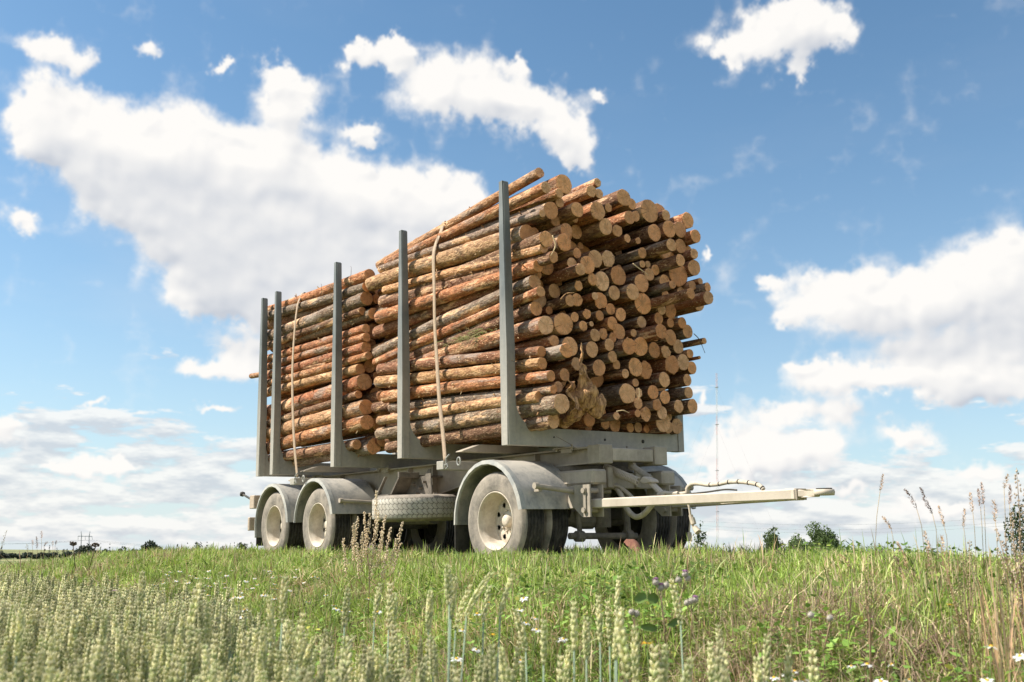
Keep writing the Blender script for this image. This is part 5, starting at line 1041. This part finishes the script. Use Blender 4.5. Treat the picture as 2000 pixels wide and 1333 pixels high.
for i, (px, py, d) in enumerate(DA):
    p = at(px, py, d); s = dg.uniform(.65, 1.05); m = Matrix.Translation(p) @ Matrix.Rotation(dg.uniform(-.3, .3), 4, 'X') @ Matrix.Rotation(dg.uniform(-.3, .3), 4, 'Y') @ Matrix.Rotation(dg.uniform(0, 6), 4, 'Z') @ Matrix.Scale(s, 4)
    c = proto if i == 0 else copy_tree(proto); c.matrix_world = m
    if px > 560 or py > 1185: lab = 'white daisy %s among wheat and grass' % near_word(px)
    elif px < 460: lab = 'white daisy in the dense patch between the wheat and the rear wheels'
    else: lab = 'white daisy in the loose patch directly below the rear wheels'
    tag(c, lab, 'flower', {'b': 'daisies %s' % near_word(px), 'l': 'daisies in the dense patch', 'r': 'daisies in the loose patch'}['b' if (px > 560 or py > 1185) else 'l' if px < 460 else 'r'])
# yellow hawkbit and red poppy leaf
def puff(name, px, py, d, r, mat, lab, cat):
    b = B(); c = Vector((0, 0, 0)); gg = random.Random(px)
    for k in range(16):
        a = 2 * math.pi * k / 16; t = Vector((math.cos(a), math.sin(a), gg.uniform(-.1, .3))) * r * gg.uniform(.8, 1.1); n_ = Vector((-math.sin(a), math.cos(a), 0)) * r * .16
        b.bm.faces.new([b.bm.verts.new(v) for v in (c, t * .6 + n_, t, t * .6 - n_)])
    e = empty(name, Matrix.Translation(at(px, py, d)), lab, cat); b.build('petals', MAT[mat], e); s = B(); s.tube([(0, 0, 0), (.01, 0, -.15), (0, 0, -.32)], .0012, 5); s.build('stem', MAT['green'], e, 'all')
puff('hawkbit', 1263, 1258, 2.6, .018, 'yellow', 'yellow hawkbit flower among the wheat ears near the burdock', 'flower')
puff('cornflower', 223, 1154, 4.4, .016, 'purple', 'small violet flower at the edge of the wheat', 'flower')
puff('hawkbit', 962, 1240, 2.9, .012, 'yellow', 'small yellow flower between wheat stems below the front wheel', 'flower')
puff('hawkbit', 1855, 1182, 3.0, .012, 'yellow', 'tiny yellow flower in the grass under the dry seed heads', 'flower')

MAT['mugstem'] = mat_plain('weed_stem', (.38, .27, .17), .8, .2)
def burdock(cl, stem_pts, d, lab, leaves=()):
    e = empty('burdock', Matrix.Translation(at(*stem_pts[-1], d)), lab, 'burdock'); o_ = e.matrix_world.translation; b = B(); b.tube([at(x, y, d) - o_ for x, y in stem_pts], .0022, 6)
    for x, y, pr in cl: b.tube([at(x, y + 6, d) - o_, at(stem_pts[0][0], stem_pts[0][1] + 14, d) - o_], .0016, 5)
    b.build('stem', MAT['mugstem'], e, 'all')
    for x, y, pr in cl:
        b = B(); c = at(x, y, d) - o_; r = .0105; gg = random.Random(x)
        b.lathe([(.0004, -r), (r * .6, -r * .85), (r, -r * .2), (r * .95, r * .35), (r * .55, r * .8), (.0004, r * .9)], 14, 'z', c)
        for k in range(70):
            v = Vector((gg.gauss(0, 1), gg.gauss(0, 1), gg.gauss(0, 1))).normalized(); b.tube([c + v * r * .8, c + v * r * 1.35 + Vector((0, 0, .001))], [.0009, .0002], 3, False)
        o_b = b.build('burr', MAT['burr'], e)
        if pr:
            b = B()
            for k in range(26): v = Vector((gg.gauss(0, .45), gg.gauss(0, .45), 1)).normalized(); b.tube([c + Vector((0, 0, r * .6)), c + v * r * 1.55], [.0016, .0013], 4)
            b.build('bloom', MAT['purple'], o_b)
    for (x, y, w, hh, a) in leaves:
        b = B(); c = at(x, y, d) - o_; vs = []; u = Vector((math.cos(a), .3, math.sin(a))); v = Vector((-math.sin(a), .2, math.cos(a)))
        ring = [b.bm.verts.new(c + u * w * math.cos(t) + v * hh * math.sin(t) * (1 + .1 * math.sin(5 * t)) + Vector((0, .004 * math.cos(2 * t), 0))) for t in [i * math.pi / 8 for i in range(16)]]; m = b.bm.verts.new(c + Vector((0, .008, 0)))
        for k in range(16): b.bm.faces.new((m, ring[k], ring[(k + 1) % 16]))
        b.build('leaf', MAT['green'], e, 'all')
    return e
burdock([(1281, 1138, 1), (1291, 1148, 1), (1301, 1144, 0)], [(1290, 1158), (1294, 1195), (1298, 1225), (1300, 1262)], 3.3, 'burdock with three purple tipped burrs and broad leaves rising from the grass', [(1251, 1168, .022, .016, .5), (1276, 1169, .02, .017, -.2), (1318, 1216, .026, .012, .4), (1268, 1226, .03, .012, -.1)])
burdock([(1325, 1133, 0), (1338, 1122, 1), (1343, 1130, 0)], [(1336, 1142), (1326, 1180), (1312, 1220), (1302, 1255)], 3.6, 'burdock stem with a cluster of grey burrs slightly higher than its neighbour')
burdock([(1234, 1196, 0), (1243, 1199, 0)], [(1238, 1206), (1240, 1235), (1244, 1262)], 3.4, 'low grey burr pair behind the wheat ears')
burdock([(1342, 1178, 0), (1358, 1172, 1), (1350, 1174, 0)], [(1350, 1184), (1352, 1215), (1348, 1262)], 3.5, 'burdock stem with pale purple buds beside the long grey wheat stem')
burdock([(1584, 1202, 0)], [(1584, 1210), (1582, 1238), (1580, 1270)], 3.3, 'single grey burr on a thin stem in the open grass')
burdock([(1621, 1208, 0)], [(1621, 1216), (1616, 1240), (1610, 1270)], 3.4, 'single bluish grey burr further along the open grass')

# dry mugwort before the trailer, and the larger one at the edge
def mugwort(spikes, root, d, lab, tint, r=.0035, dens=1.0):
    e = empty('mugwort', Matrix.Translation(at(*root, d)), lab, 'mugwort'); o_ = e.matrix_world.translation; b = B(); gg = random.Random(int(root[0])); V = []; F = []
    b.tube([at(*root, d) - o_ + Vector((0, 0, -.12)), at(root[0] + 2, root[1] - 50, d) - o_, at(root[0] - 2, root[1] - 95, d) - o_], .0035, 6)
    for (x0, y0, x1, y1) in spikes:
        p, q = at(x1, y1, d) - o_, at(x0, y0, d + gg.uniform(-.12, .12)) - o_; rt = at(root[0] + (x1 - root[0]) * .25, max(y1 + 25, root[1] - 110), d) - o_
        b.tube([rt, p, (p + q) / 2, q], [.0022, .0018, .0015, .0008], 5); n = int((q - p).length / .0052 * dens)
        for k in range(n):
            u = k / n; c = p.lerp(q, u); w = .017 * (1 - .65 * u) + .003; a = gg.uniform(0, 6.28); c = c + Vector((math.cos(a) * w * gg.uniform(.2, 1), math.sin(a) * w * gg.uniform(.2, 1), gg.uniform(-.004, .004))); rr = r * gg.uniform(.7, 1.2); i = len(V)
            V += [c + Vector(v) * rr for v in ((1, 0, 0), (-1, 0, 0), (0, 1, 0), (0, -1, 0), (0, 0, 1.3), (0, 0, -1.1))]; F += [(i + a_, i + b_, i + c_) for a_, b_, c_ in ((0, 2, 4), (2, 1, 4), (1, 3, 4), (3, 0, 4), (2, 0, 5), (1, 2, 5), (3, 1, 5), (0, 3, 5))]
    b.build('stem', MAT['mugstem'], e, 'all'); col = np.array(tint)[None] * np.random.default_rng(3).uniform(.75, 1.25, (len(V) // 6, 1)); col = np.repeat(col, 6, 0)
    o = link('flower_spikes', fast_mesh('flower_spikes', np.array([tuple(v) for v in V]), [np.array(F)], col, True), MAT['dry'], e); return e
mugwort([(736, 958, 733, 1040), (700, 1010, 688, 1075), (712, 1000, 716, 1080), (724, 1003, 712, 1090), (741, 1000, 728, 1085), (753, 1006, 742, 1070), (764, 1030, 752, 1092), (787, 1020, 772, 1080), (775, 1052, 762, 1105), (690, 1022, 692, 1095), (671, 1052, 676, 1118), (697, 1060, 702, 1130), (757, 1075, 745, 1130), (730, 1075, 722, 1130), (783, 1060, 766, 1120), (748, 1040, 736, 1110), (708, 1040, 706, 1110)], (720, 1178), 6.4, 'dry beige mugwort growing in front of the spare wheel', (.80, .66, .46), .0048, 1.6)
mugwort([(1985, 914, 1992, 1010), (2004, 930, 2006, 1030), (1975, 1000, 1985, 1110), (1962, 1040, 1970, 1120), (1990, 1030, 1996, 1150), (1998, 1080, 1998, 1200), (1945, 1030, 1962, 1090), (2010, 1000, 2010, 1130), (1950, 1070, 1972, 1140), (1980, 1060, 1990, 1180)], (1996, 1260), 3.6, 'large seeding mugwort at the edge of the bank under the birch', (.52, .42, .32), .0042, .8)
mugwort([(1893, 1055, 1895, 1170), (1880, 1080, 1886, 1190), (1905, 1090, 1898, 1200), (1870, 1120, 1880, 1210), (1860, 1140, 1876, 1230)], (1892, 1290), 3.3, 'brownish green mugwort beside the dry seeding grass', (.36, .30, .16), .0032, .8)
mugwort([(1695, 1080, 1697, 1180), (1688, 1110, 1694, 1200), (1704, 1120, 1700, 1210), (1720, 1160, 1706, 1230)], (1697, 1280), 3.3, 'thin green mugwort in the middle of the open grass', (.30, .28, .13), .003, .7)
mugwort([(52, 1062, 54, 1085), (14, 1036, -2, 1082)], (40, 1172), 8.5, 'pale green seeding weed over the crest of the bank', (.42, .40, .24), .004, .6)

# seed heads of tall dry grass
def seedhead(tip, base, root, d, tint, w, lab):
    e = empty('seeding_grass', Matrix.Translation(at(*root, d)), lab, 'seeding grass', 'tall seeding grasses along the crest'); o_ = e.matrix_world.translation; q, p, r_ = at(*tip, d) - o_, at(*base, d) - o_, Vector((0, 0, 0))
    b = B(); b.tube([r_ - Vector((0, 0, .15)), r_.lerp(p, .5) + Vector((.004, 0, 0)), p], .0012, 5); b.build('stalk', MAT['strawm'], e, 'all'); V = []; F = []; gg = random.Random(int(tip[0] * 7 + tip[1])); n = max(24, int((q - p).length / .0012))
    ax = (q - p).normalized(); sd = ax.cross(Vector((0, 1, 0))).normalized(); bow = gg.uniform(-.06, .06) * (q - p).length
    for k in range(n):
        u = k / n; c = p.lerp(q, u) + sd * bow * math.sin(math.pi * u); ww = 1.5 * w * (math.sin(math.pi * min(1, .15 + u * .85)) ** .6) * (1 + .35 * math.sin(u * 23 + tip[0])); a = gg.uniform(0, 6.28); o3 = sd * math.cos(a) * ww + Vector((0, 1, 0)) * math.sin(a) * ww; t = (ax * 1.4 + o3.normalized() * .8).normalized() * .0085; s2 = t.cross(o3).normalized() * .0022; i = len(V)
        V += [c + o3 * .3, c + o3 * .5 + t * .5 + s2, c + o3 + t, c + o3 * .5 + t * .5 - s2]; F.append((i, i + 1, i + 2, i + 3))
    col = np.repeat(np.array(tint)[None] * np.random.default_rng(int(tip[0])).uniform(.7, 1.3, (len(V) // 4, 1)), 4, 0)
    link('seed_head', fast_mesh('seed_head', np.array([tuple(v) for v in V]), [np.array(F)], col), MAT['dry'], e)
MAT['strawm'] = mat_plain('straw', (.45, .34, .19), .7, .15)
TAN, DRK, PNK = (.58, .40, .25), (.20, .13, .10), (.48, .32, .24)
for tip, base, root, d, tn, w, lab in [
    ((1724, 928), (1719, 959), (1702, 1060), 4.4, TAN, .0045, 'thin pale grass head rising alone beyond the towing eye'), ((1767, 957), (1790, 993), (1806, 1062), 4.2, DRK, .005, 'dark curved grass head, first of the dark pair'), ((1798, 953), (1821, 1004), (1832, 1064), 4.2, DRK, .0055, 'dark straight grass head, longer of the dark pair'), ((1833, 990), (1844, 1030), (1850, 1064), 4.3, TAN, .0045, 'pale leaning grass head just past the dark pair'),
    ((1884, 995), (1882, 1031), (1884, 1066), 4.3, TAN, .004, 'short upright pale grass head below the paired spikes'), ((1895, 964), (1900, 1001), (1903, 1068), 4.2, TAN, .005, 'lumpy tan grass head between short and paired ones'), ((1911, 956), (1915, 990), (1917, 1068), 4.2, PNK, .004, 'pinkish slim grass head, lower of a close pair'), ((1917, 944), (1922, 986), (1922, 1068), 4.2, PNK, .005, 'pinkish grass head, taller of a close pair'),
    ((1940, 978), (1944, 1020), (1945, 1070), 4.0, TAN, .007, 'broad tan grass head before the birch'), ((1968, 928), (1961, 955), (1962, 1070), 4.0, TAN, .006, 'tan grass head curling over the birch top'), ((1971, 948), (1972, 986), (1972, 1070), 4.0, PNK, .005, 'straight pinkish grass head over the birch'), ((1724, 1010), (1741, 1036), (1744, 1070), 4.3, TAN, .004, 'small leaning straw head close to the crest'),
    ((1806, 1038), (1818, 1078), (1822, 1150), 3.8, TAN, .005, 'tan spike against the grass below the dark pair'), ((1839, 1046), (1846, 1090), (1850, 1160), 3.7, TAN, .006, 'thick tan spike against the grass below the short head'), ((1810, 1070), (1818, 1110), (1826, 1180), 3.6, PNK, .005, 'brown spike standing in the grass, lower than its neighbours'), ((1748, 1088), (1760, 1122), (1772, 1170), 3.7, DRK, .004, 'dark spike fully against the green grass'), ((1640, 1085), (1662, 1108), (1676, 1140), 3.7, TAN, .004, 'leaning tan spike in the open grass past the towing eye'), ((1752, 1060), (1772, 1110), (1792, 1180), 3.7, TAN, .003, 'long thin tan stalk slanting across the grass'),
    ((81, 1038), (81, 1052), (80, 1082), 8, PNK, .006, 'small brown head on the open crest, highest of its group'), ((71, 1049), (72, 1072), (72, 1084), 8, DRK, .006, 'dark spike on the open crest'), ((63, 1056), (63, 1066), (63, 1084), 8, PNK, .006, 'short brown spike on the open crest'), ((93, 1059), (86, 1066), (84, 1086), 8, PNK, .006, 'brown head bent over on the open crest'), ((110, 1057), (108, 1064), (104, 1086), 8, DRK, .006, 'dark small head bent to the pylon'), ((103, 1058), (103, 1066), (102, 1086), 8, PNK, .005, 'brown small head beside the pylon')]:
    seedhead(tip, base, root, d, tn, w, lab)
# straw coloured bare stalks at the edge
g = np.random.default_rng(77); nx = 120; px = g.normal(1915, 42, nx); dd = g.uniform(3.0, 4.2, nx); P = [gpt(x, 0, d_) for x, d_ in zip(px, dd)]; X, Y = np.array([p[0] for p in P]), np.array([p[1] for p in P])
V, Q, T, C = blades('s', X, Y, g.uniform(.30, .48, nx), g.uniform(.003, .006, nx), pick(g, nx, [(.55, .36, .20), (.45, .30, .18), (.50, .38, .24)], (1, 1, 1)), .10, 9)
o = link('dry_stalks', fast_mesh('dry_stalks', V, [Q, T], C), MAT['dry']); tag(o, 'orange brown dry stalks crowded at the edge under the birch', 'dry stalks', None, 'stuff')
# dry umbels at the crest near the pylon
def umbel(px, py, w, d, root, lab):
    e = empty('umbel_plant', Matrix.Translation(at(*root, d)), lab, 'umbel plant'); o_ = e.matrix_world.translation; b = B(); b.tube([Vector((0, 0, -.1)), at(px, py + w * .9, d) - o_], .003, 5); gg = random.Random(px)
    for k in range(9): t = at(px + (k - 4) * w / 4.2, py + gg.uniform(-2, 3), d) - o_; b.tube([at(px, py + w * .9, d) - o_, t], .0018, 4)
    b.build('stem', MAT['twig'], e, 'all'); b = B()
    for k in range(26): c = at(px + gg.uniform(-w, w), py + gg.uniform(-3, 3), d) - o_; b.lathe([(.0004, -.006), (.008, 0), (.0004, .006)], 5, 'z', c)
    b.build('seed_cluster', MAT['twig'], e, 'all')
umbel(143, 1062, 6, 7.5, (150, 1084), 'dry umbel plant beside the pylon foot'); umbel(186, 1064, 7, 7.5, (176, 1086), 'dry umbel plant on the trailer side of the pylon')

MAT['barkp'] = mat_plain('red_bark', (.17, .075, .05), .9, .4, 30)
b = B(); A = at(1224, 1060, 9.3); Z_ = at(1250, 1086, 8.5); ax_ = Z_ - A; L = ax_.length; t = ax_.normalized(); sd = t.cross(Vector((0, 0, 1))).normalized(); up = sd.cross(t); rows_ = []
for i in range(11):
    u = i / 10; w = .055 * (math.sin(math.pi * (.12 + .8 * u))) + .012 * mnoise.noise(Vector((u * 6, 1, 0))); rows_.append([[b.bm.verts.new(A + t * L * u + sd * w * math.cos(a) + up * (w * .8 * math.sin(a) * s_ + .03 * math.sin(math.pi * u) + .01 * mnoise.noise(Vector((u * 9, a * 2, 3))))) for a in [math.pi * k / 8 for k in range(9)]] for s_ in (1, .72)])
for i in range(10):
    for s_ in (0, 1):
        for k in range(8): b.bm.faces.new((rows_[i][s_][k], rows_[i + 1][s_][k], rows_[i + 1][s_][k + 1], rows_[i][s_][k + 1]))
    for k in (0, 8): b.bm.faces.new((rows_[i][0][k], rows_[i + 1][0][k], rows_[i + 1][1][k], rows_[i][1][k]))
for i in (0, 10):
    for k in range(8): b.bm.faces.new((rows_[i][0][k], rows_[i][0][k + 1], rows_[i][1][k + 1], rows_[i][1][k]))
o = b.build('bark_piece', MAT['barkp'], None, 'all'); tag(o, 'reddish curved piece of bark lying on the grass before the far front wheel', 'bark piece')

# ---------------------------------------------------------------- far things
def crown(g, c, rx, ry, rz, n, leaf, tint, lumps=10, cone=False):
    """leaf quads in clumps through the crown volume"""
    cl = []
    for _ in range(lumps):
        v = g.normal(0, 1, 3); v /= np.linalg.norm(v); r_ = g.uniform(.25, .8)
        if cone: z = g.uniform(-1, 1); s = (1 - (z + 1) / 2) * .85 + .1; cl.append((v[0] * s * .6, v[1] * s * .6, z, s * .5))
        else: cl.append((v[0] * r_, v[1] * r_, v[2] * r_, g.uniform(.28, .45)))
    cl = np.array(cl); pid = g.integers(0, lumps, n); v = g.normal(0, 1, (n, 3)); v /= np.linalg.norm(v, axis=1)[:, None]; v *= g.uniform(.6, 1.05, (n, 1))
    P = cl[pid, :3] + v * cl[pid, 3:4] * (np.array([1, 1, .5]) if cone else 1)
    P = P * np.array([rx, ry, rz]) + np.array(c); a = g.normal(0, 1, (n, 3)); a /= np.linalg.norm(a, axis=1)[:, None]; b_ = np.cross(a, g.normal(0, 1, (n, 3))); b_ /= np.linalg.norm(b_, axis=1)[:, None]; s = leaf * g.uniform(.6, 1.3, (n, 1))
    V = np.stack([P - a * s, P - b_ * s * .55, P + a * s, P + b_ * s * .55], 1).reshape(-1, 3); sh = np.array(tint)[None] * (g.uniform(.7, 1.3, (lumps, 1))[pid]) * g.uniform(.8, 1.2, (n, 1))
    return V, (np.arange(n) * 4)[:, None] + np.array([[0, 1, 2, 3]]), np.repeat(np.clip(sh, 0, 1), 4, 0)
def tree(name, px, top, d, wpx, lab, group, tint=(.06, .085, .03), n=500, leaf=None, base=None, cone=False, seed=1, cat='tree', bot=None):
    p = at(px, top, d); x, y = p.x, p.y; zg = float(ground(x, y)) - .2 if base is None else base; zt = p.z; w = wpx / FPX * d / 2; hh = zt - zg; zb = zg + hh * (.12 if bot is None else bot)
    e = empty(name, Matrix.Translation((x, y, zg)), lab, cat, group); g = np.random.default_rng(seed)
    V, Q, C = crown(g, (0, 0, (zb + zt) / 2 - zg), w * (1.15 if n > 1000 else 1), w, (zt - zb) / 2 * 1.12, n, leaf or w * .16, tint, 26 if n > 1000 else 14 if n > 400 else 7, cone)
    link('crown', fast_mesh('crown', V, [Q], C), MAT['tree'], e); b = B(); r_ = max(.05, w * .07); b.tube([(0, 0, -.3), (w * .03, 0, hh * .4), (0, 0, hh * .7)], [r_, r_ * .7, r_ * .25], 7)
    for k in range(4): a = k * 1.7 + seed; b.tube([(0, 0, hh * (.3 + .1 * k)), (math.cos(a) * w * .55, math.sin(a) * w * .55, hh * (.5 + .1 * k))], [r_ * .5, r_ * .15], 5)
    b.build('trunk', MAT['trunk'], e, 'all'); return e
GF = 'far trees along the horizon behind the crest'
far = [(5, 1070, 8, 1, 'dark fir at the very end of the far tree line'), (88, 1070, 8, 1, 'dark fir behind the dry grass heads of the crest'), (98, 1067, 6, 1, 'slim dark fir beside the bent dry grass head'), (112, 1075, 7, 0, 'low dark tree between the firs and the pylon'), (126, 1074, 12, 0, 'low grey green bush near the pylon'), (142, 1072, 8, 1, 'dark fir just before the pylon'), (165, 1069, 26, 0, 'rounded grove standing at the pylon feet'), (197, 1070, 6, 1, 'small fir past the pylon'), (215, 1067, 9, 1, 'dark fir standing alone past the pylon'),
       (296, 1066, 38, 0, 'wide dark rounded tree between pylon and trailer'), (326, 1075, 6, 0, 'tiny tree past the wide rounded one'), (348, 1068, 10, 1, 'fir with a broad top in the far row'), (366, 1069, 8, 1, 'pointed fir following the broad topped one'), (388, 1067, 16, 0, 'feathery tree halfway to the trailer'), (404, 1066, 10, 1, 'taller fir following the feathery tree'), (423, 1067, 6, 1, 'narrow fir in the denser part of the row'), (433, 1071, 9, 0, 'low tree in the denser part of the row'), (443, 1067, 6, 1, 'narrow fir next to the low tree'), (450, 1068, 5, 1, 'thin fir, one of three close ones'), (458, 1068, 6, 1, 'fir close before the last dark grove'), (474, 1068, 22, 0, 'last dark grove before the trailer'), (490, 1069, 8, 1, 'fir touching the rear of the trailer in view')]
for i, (px, top, w, cn, lab) in enumerate(far):
    tree('fir_tree' if cn else 'broadleaf_tree', px, top - 7, 620 + (i * 37) % 150, w * 1.25, lab, GF, (.035, .05, .035) if cn else (.05, .065, .04), 260 if w < 15 else 600, None, None, bool(cn), 40 + i)
tree('broadleaf_tree', 1510, 1031, 110, 50, 'small round dark green tree below the towing eye on the horizon', None, (.10, .145, .05), 4200, .14, None, False, 3)
tree('broadleaf_tree', 1604, 1026, 130, 78, 'taller half of the pair of green trees beyond the towing eye', 'paired trees beyond the towing eye', (.11, .16, .055), 6500, .15, None, False, 4)
tree('broadleaf_tree', 1568, 1036, 132, 62, 'lower half of the pair of green trees beyond the towing eye', 'paired trees beyond the towing eye', (.105, .155, .055), 4800, .15, None, False, 5)
tree('birch_tree', 2002, 988, 42, 96, 'dark leafy birch at the edge behind the seeding grass', None, (.055, .085, .03), 4200, .07, None, False, 6)
tree('birch_sapling', 1366, 1017, 36, 42, 'slender leafy sapling behind the far front wheel and hanging plug', None, (.075, .105, .05), 520, .06, None, False, 8)
gw = np.random.default_rng(91); VW, QW, CW = [], [], []; ofs = 0
for i in range(70):
    a_ = math.radians(-31 + 22 * i / 69 + gw.uniform(-.15, .15)); dd_ = gw.uniform(820, 1050); tz = .98 + (gw.uniform(-10, -4) if i < 25 else gw.uniform(-2, 4)) / FPX * dd_
    v_, q_, c_ = crown(gw, (dd_ * math.sin(a_), dd_ * math.cos(a_), (tz - 8) / 2), 8, 6, (tz + 8) / 2, 170, 1.3, (.045, .06, .045), 6); VW.append(v_); QW.append(q_ + ofs); CW.append(c_); ofs += len(v_)
o = link('far_wood', fast_mesh('far_wood', np.concatenate(VW), [np.concatenate(QW)], np.concatenate(CW)), MAT['tree']); tag(o, 'low dark wood along the horizon behind the single firs', 'wood', None, 'stuff')
# lattice mast with red and white bands
mt_, mb_ = at(1399.5, 729, 1150), at(1401, 1090, 1150); mb_.z = -6; m0 = Vector((mb_.x, mb_.y, mb_.z)); top = Vector((mt_.x, mt_.y, mt_.z)); e = empty('radio_mast', Matrix.Translation(m0), 'very tall slim red and white guyed mast on the horizon beyond the drawbar', 'mast'); tp = top - m0; W_ = 1.05
zpx = lambda py: (at(1400, py, 1150).z - m0.z) / (top.z - m0.z)
bands = [(1120, 1038, 'mwhite'), (1038, 985, 'mred'), (985, 940, 'mwhite'), (940, 896, 'mred'), (896, 850, 'mwhite'), (850, 812, 'mred'), (812, 758, 'mwhite'), (758, 729, 'mred')]
for a_, b_, mt in bands:
    b = B(); za, zb_ = max(0, zpx(a_)), zpx(b_); A_, B_2 = tp * za, tp * zb_
    for k in range(3):
        o3 = Vector((math.cos(k * 2.094) * W_, math.sin(k * 2.094) * W_, 0)); b.tube([A_ + o3, B_2 + o3], .15, 4)
    nn = max(2, int((B_2 - A_).length / 4.5))
    for j in range(nn):
        for k in range(3):
            p = A_.lerp(B_2, j / nn) + Vector((math.cos(k * 2.094) * W_, math.sin(k * 2.094) * W_, 0)); q = A_.lerp(B_2, (j + 1) / nn) + Vector((math.cos((k + 1) * 2.094) * W_, math.sin((k + 1) * 2.094) * W_, 0)); b.tube([p, q], .06, 4)
    b.build('mast_section', MAT[mt], e)
b = B()
for zq in (zpx(757), zpx(830), zpx(920), zpx(1000)): b.lathe([(2.2, 0), (2.2, .5), (1.0, .5), (1.0, 0)], 8, 'z', tp * zq, closed=True)
b.build('platform', MAT['grey'], e)
for zq, rr in ((zpx(757), 95), (zpx(830), 70)):
    for k in range(3): a = .35 + k * 2.094; b = B(); b.tube([tp * zq, Vector((math.cos(a) * rr, math.sin(a) * rr, 0))], .035, 4); b.build('guy_wire', MAT['cableg'], e)
# power line pylon and wires
D_ = 700; e = empty('power_pylon', Matrix.Translation(at(166, 1082, D_)), 'distant grey two legged power pylon on the horizon', 'pylon'); o_ = e.matrix_world.translation; b = B(); P_ = lambda x, y: at(x, y, D_) - o_
for x0, x1, x2 in ((157, 159.2, 158.5), (173.5, 174.2, 176)):
    for dx in (-.9, .9): b.tube([P_(x0 + dx, 1090), P_(x1 + dx * .5, 1048), P_(x2, 1038)], .13, 4)
    for k in range(8): b.tube([P_(x0 - .9 + (x1 - x0) * k / 8, 1090 - 42 * k / 8), P_(x0 + .9 + (x1 - x0) * (k + 1) / 8, 1090 - 42 * (k + 1) / 8)], .08, 4)
b.build('leg_pair', MAT['grey'], e); b = B(); b.tube([P_(152, 1048), P_(180.5, 1048.5)], .22, 4); b.tube([P_(153, 1047), P_(180, 1047.5)], .1, 4); b.build('cross_arm', MAT['grey'], e)
b = B()
for x in (152.5, 166.5, 180): b.tube([P_(x, 1048), P_(x, 1055)], .13, 4)
b.build('insulator', MAT['grey'], e)
def wire(a, c, sag, lab):
    P = [a.lerp(c, t / 24) - Vector((0, 0, sag * 4 * (t / 24) * (1 - t / 24))) for t in range(25)]; o = B().tube(P, .045, 4).build('power_line', MAT['cableg'], None, 'all'); tag(o, lab, 'power line', 'wires of the far power line')
for i, (xo, lab) in enumerate(((152.5, 'far power line wire on the outer arm of the pylon'), (166.5, 'far power line wire on the middle of the pylon'), (180, 'far power line wire on the inner arm of the pylon'))):
    wire(at(xo, 1055, D_), at(-260 + i * 20, 1050, 520), 3, lab + ', running to the open side'); wire(at(xo, 1055, D_), at(560 + i * 25, 1076 - i, 1000), 3, lab + ', running to the trailer')
for i, (y0, y1) in enumerate(((1003, 1009), (1011, 1018), (1017, 1024))):
    wire(at(1180, y0 - 3, 420), at(2200, (985, 996, 1003)[i], 330), 6, ('uppermost', 'middle', 'lowest')[i] + ' thin power line wire behind the drawbar and birch')
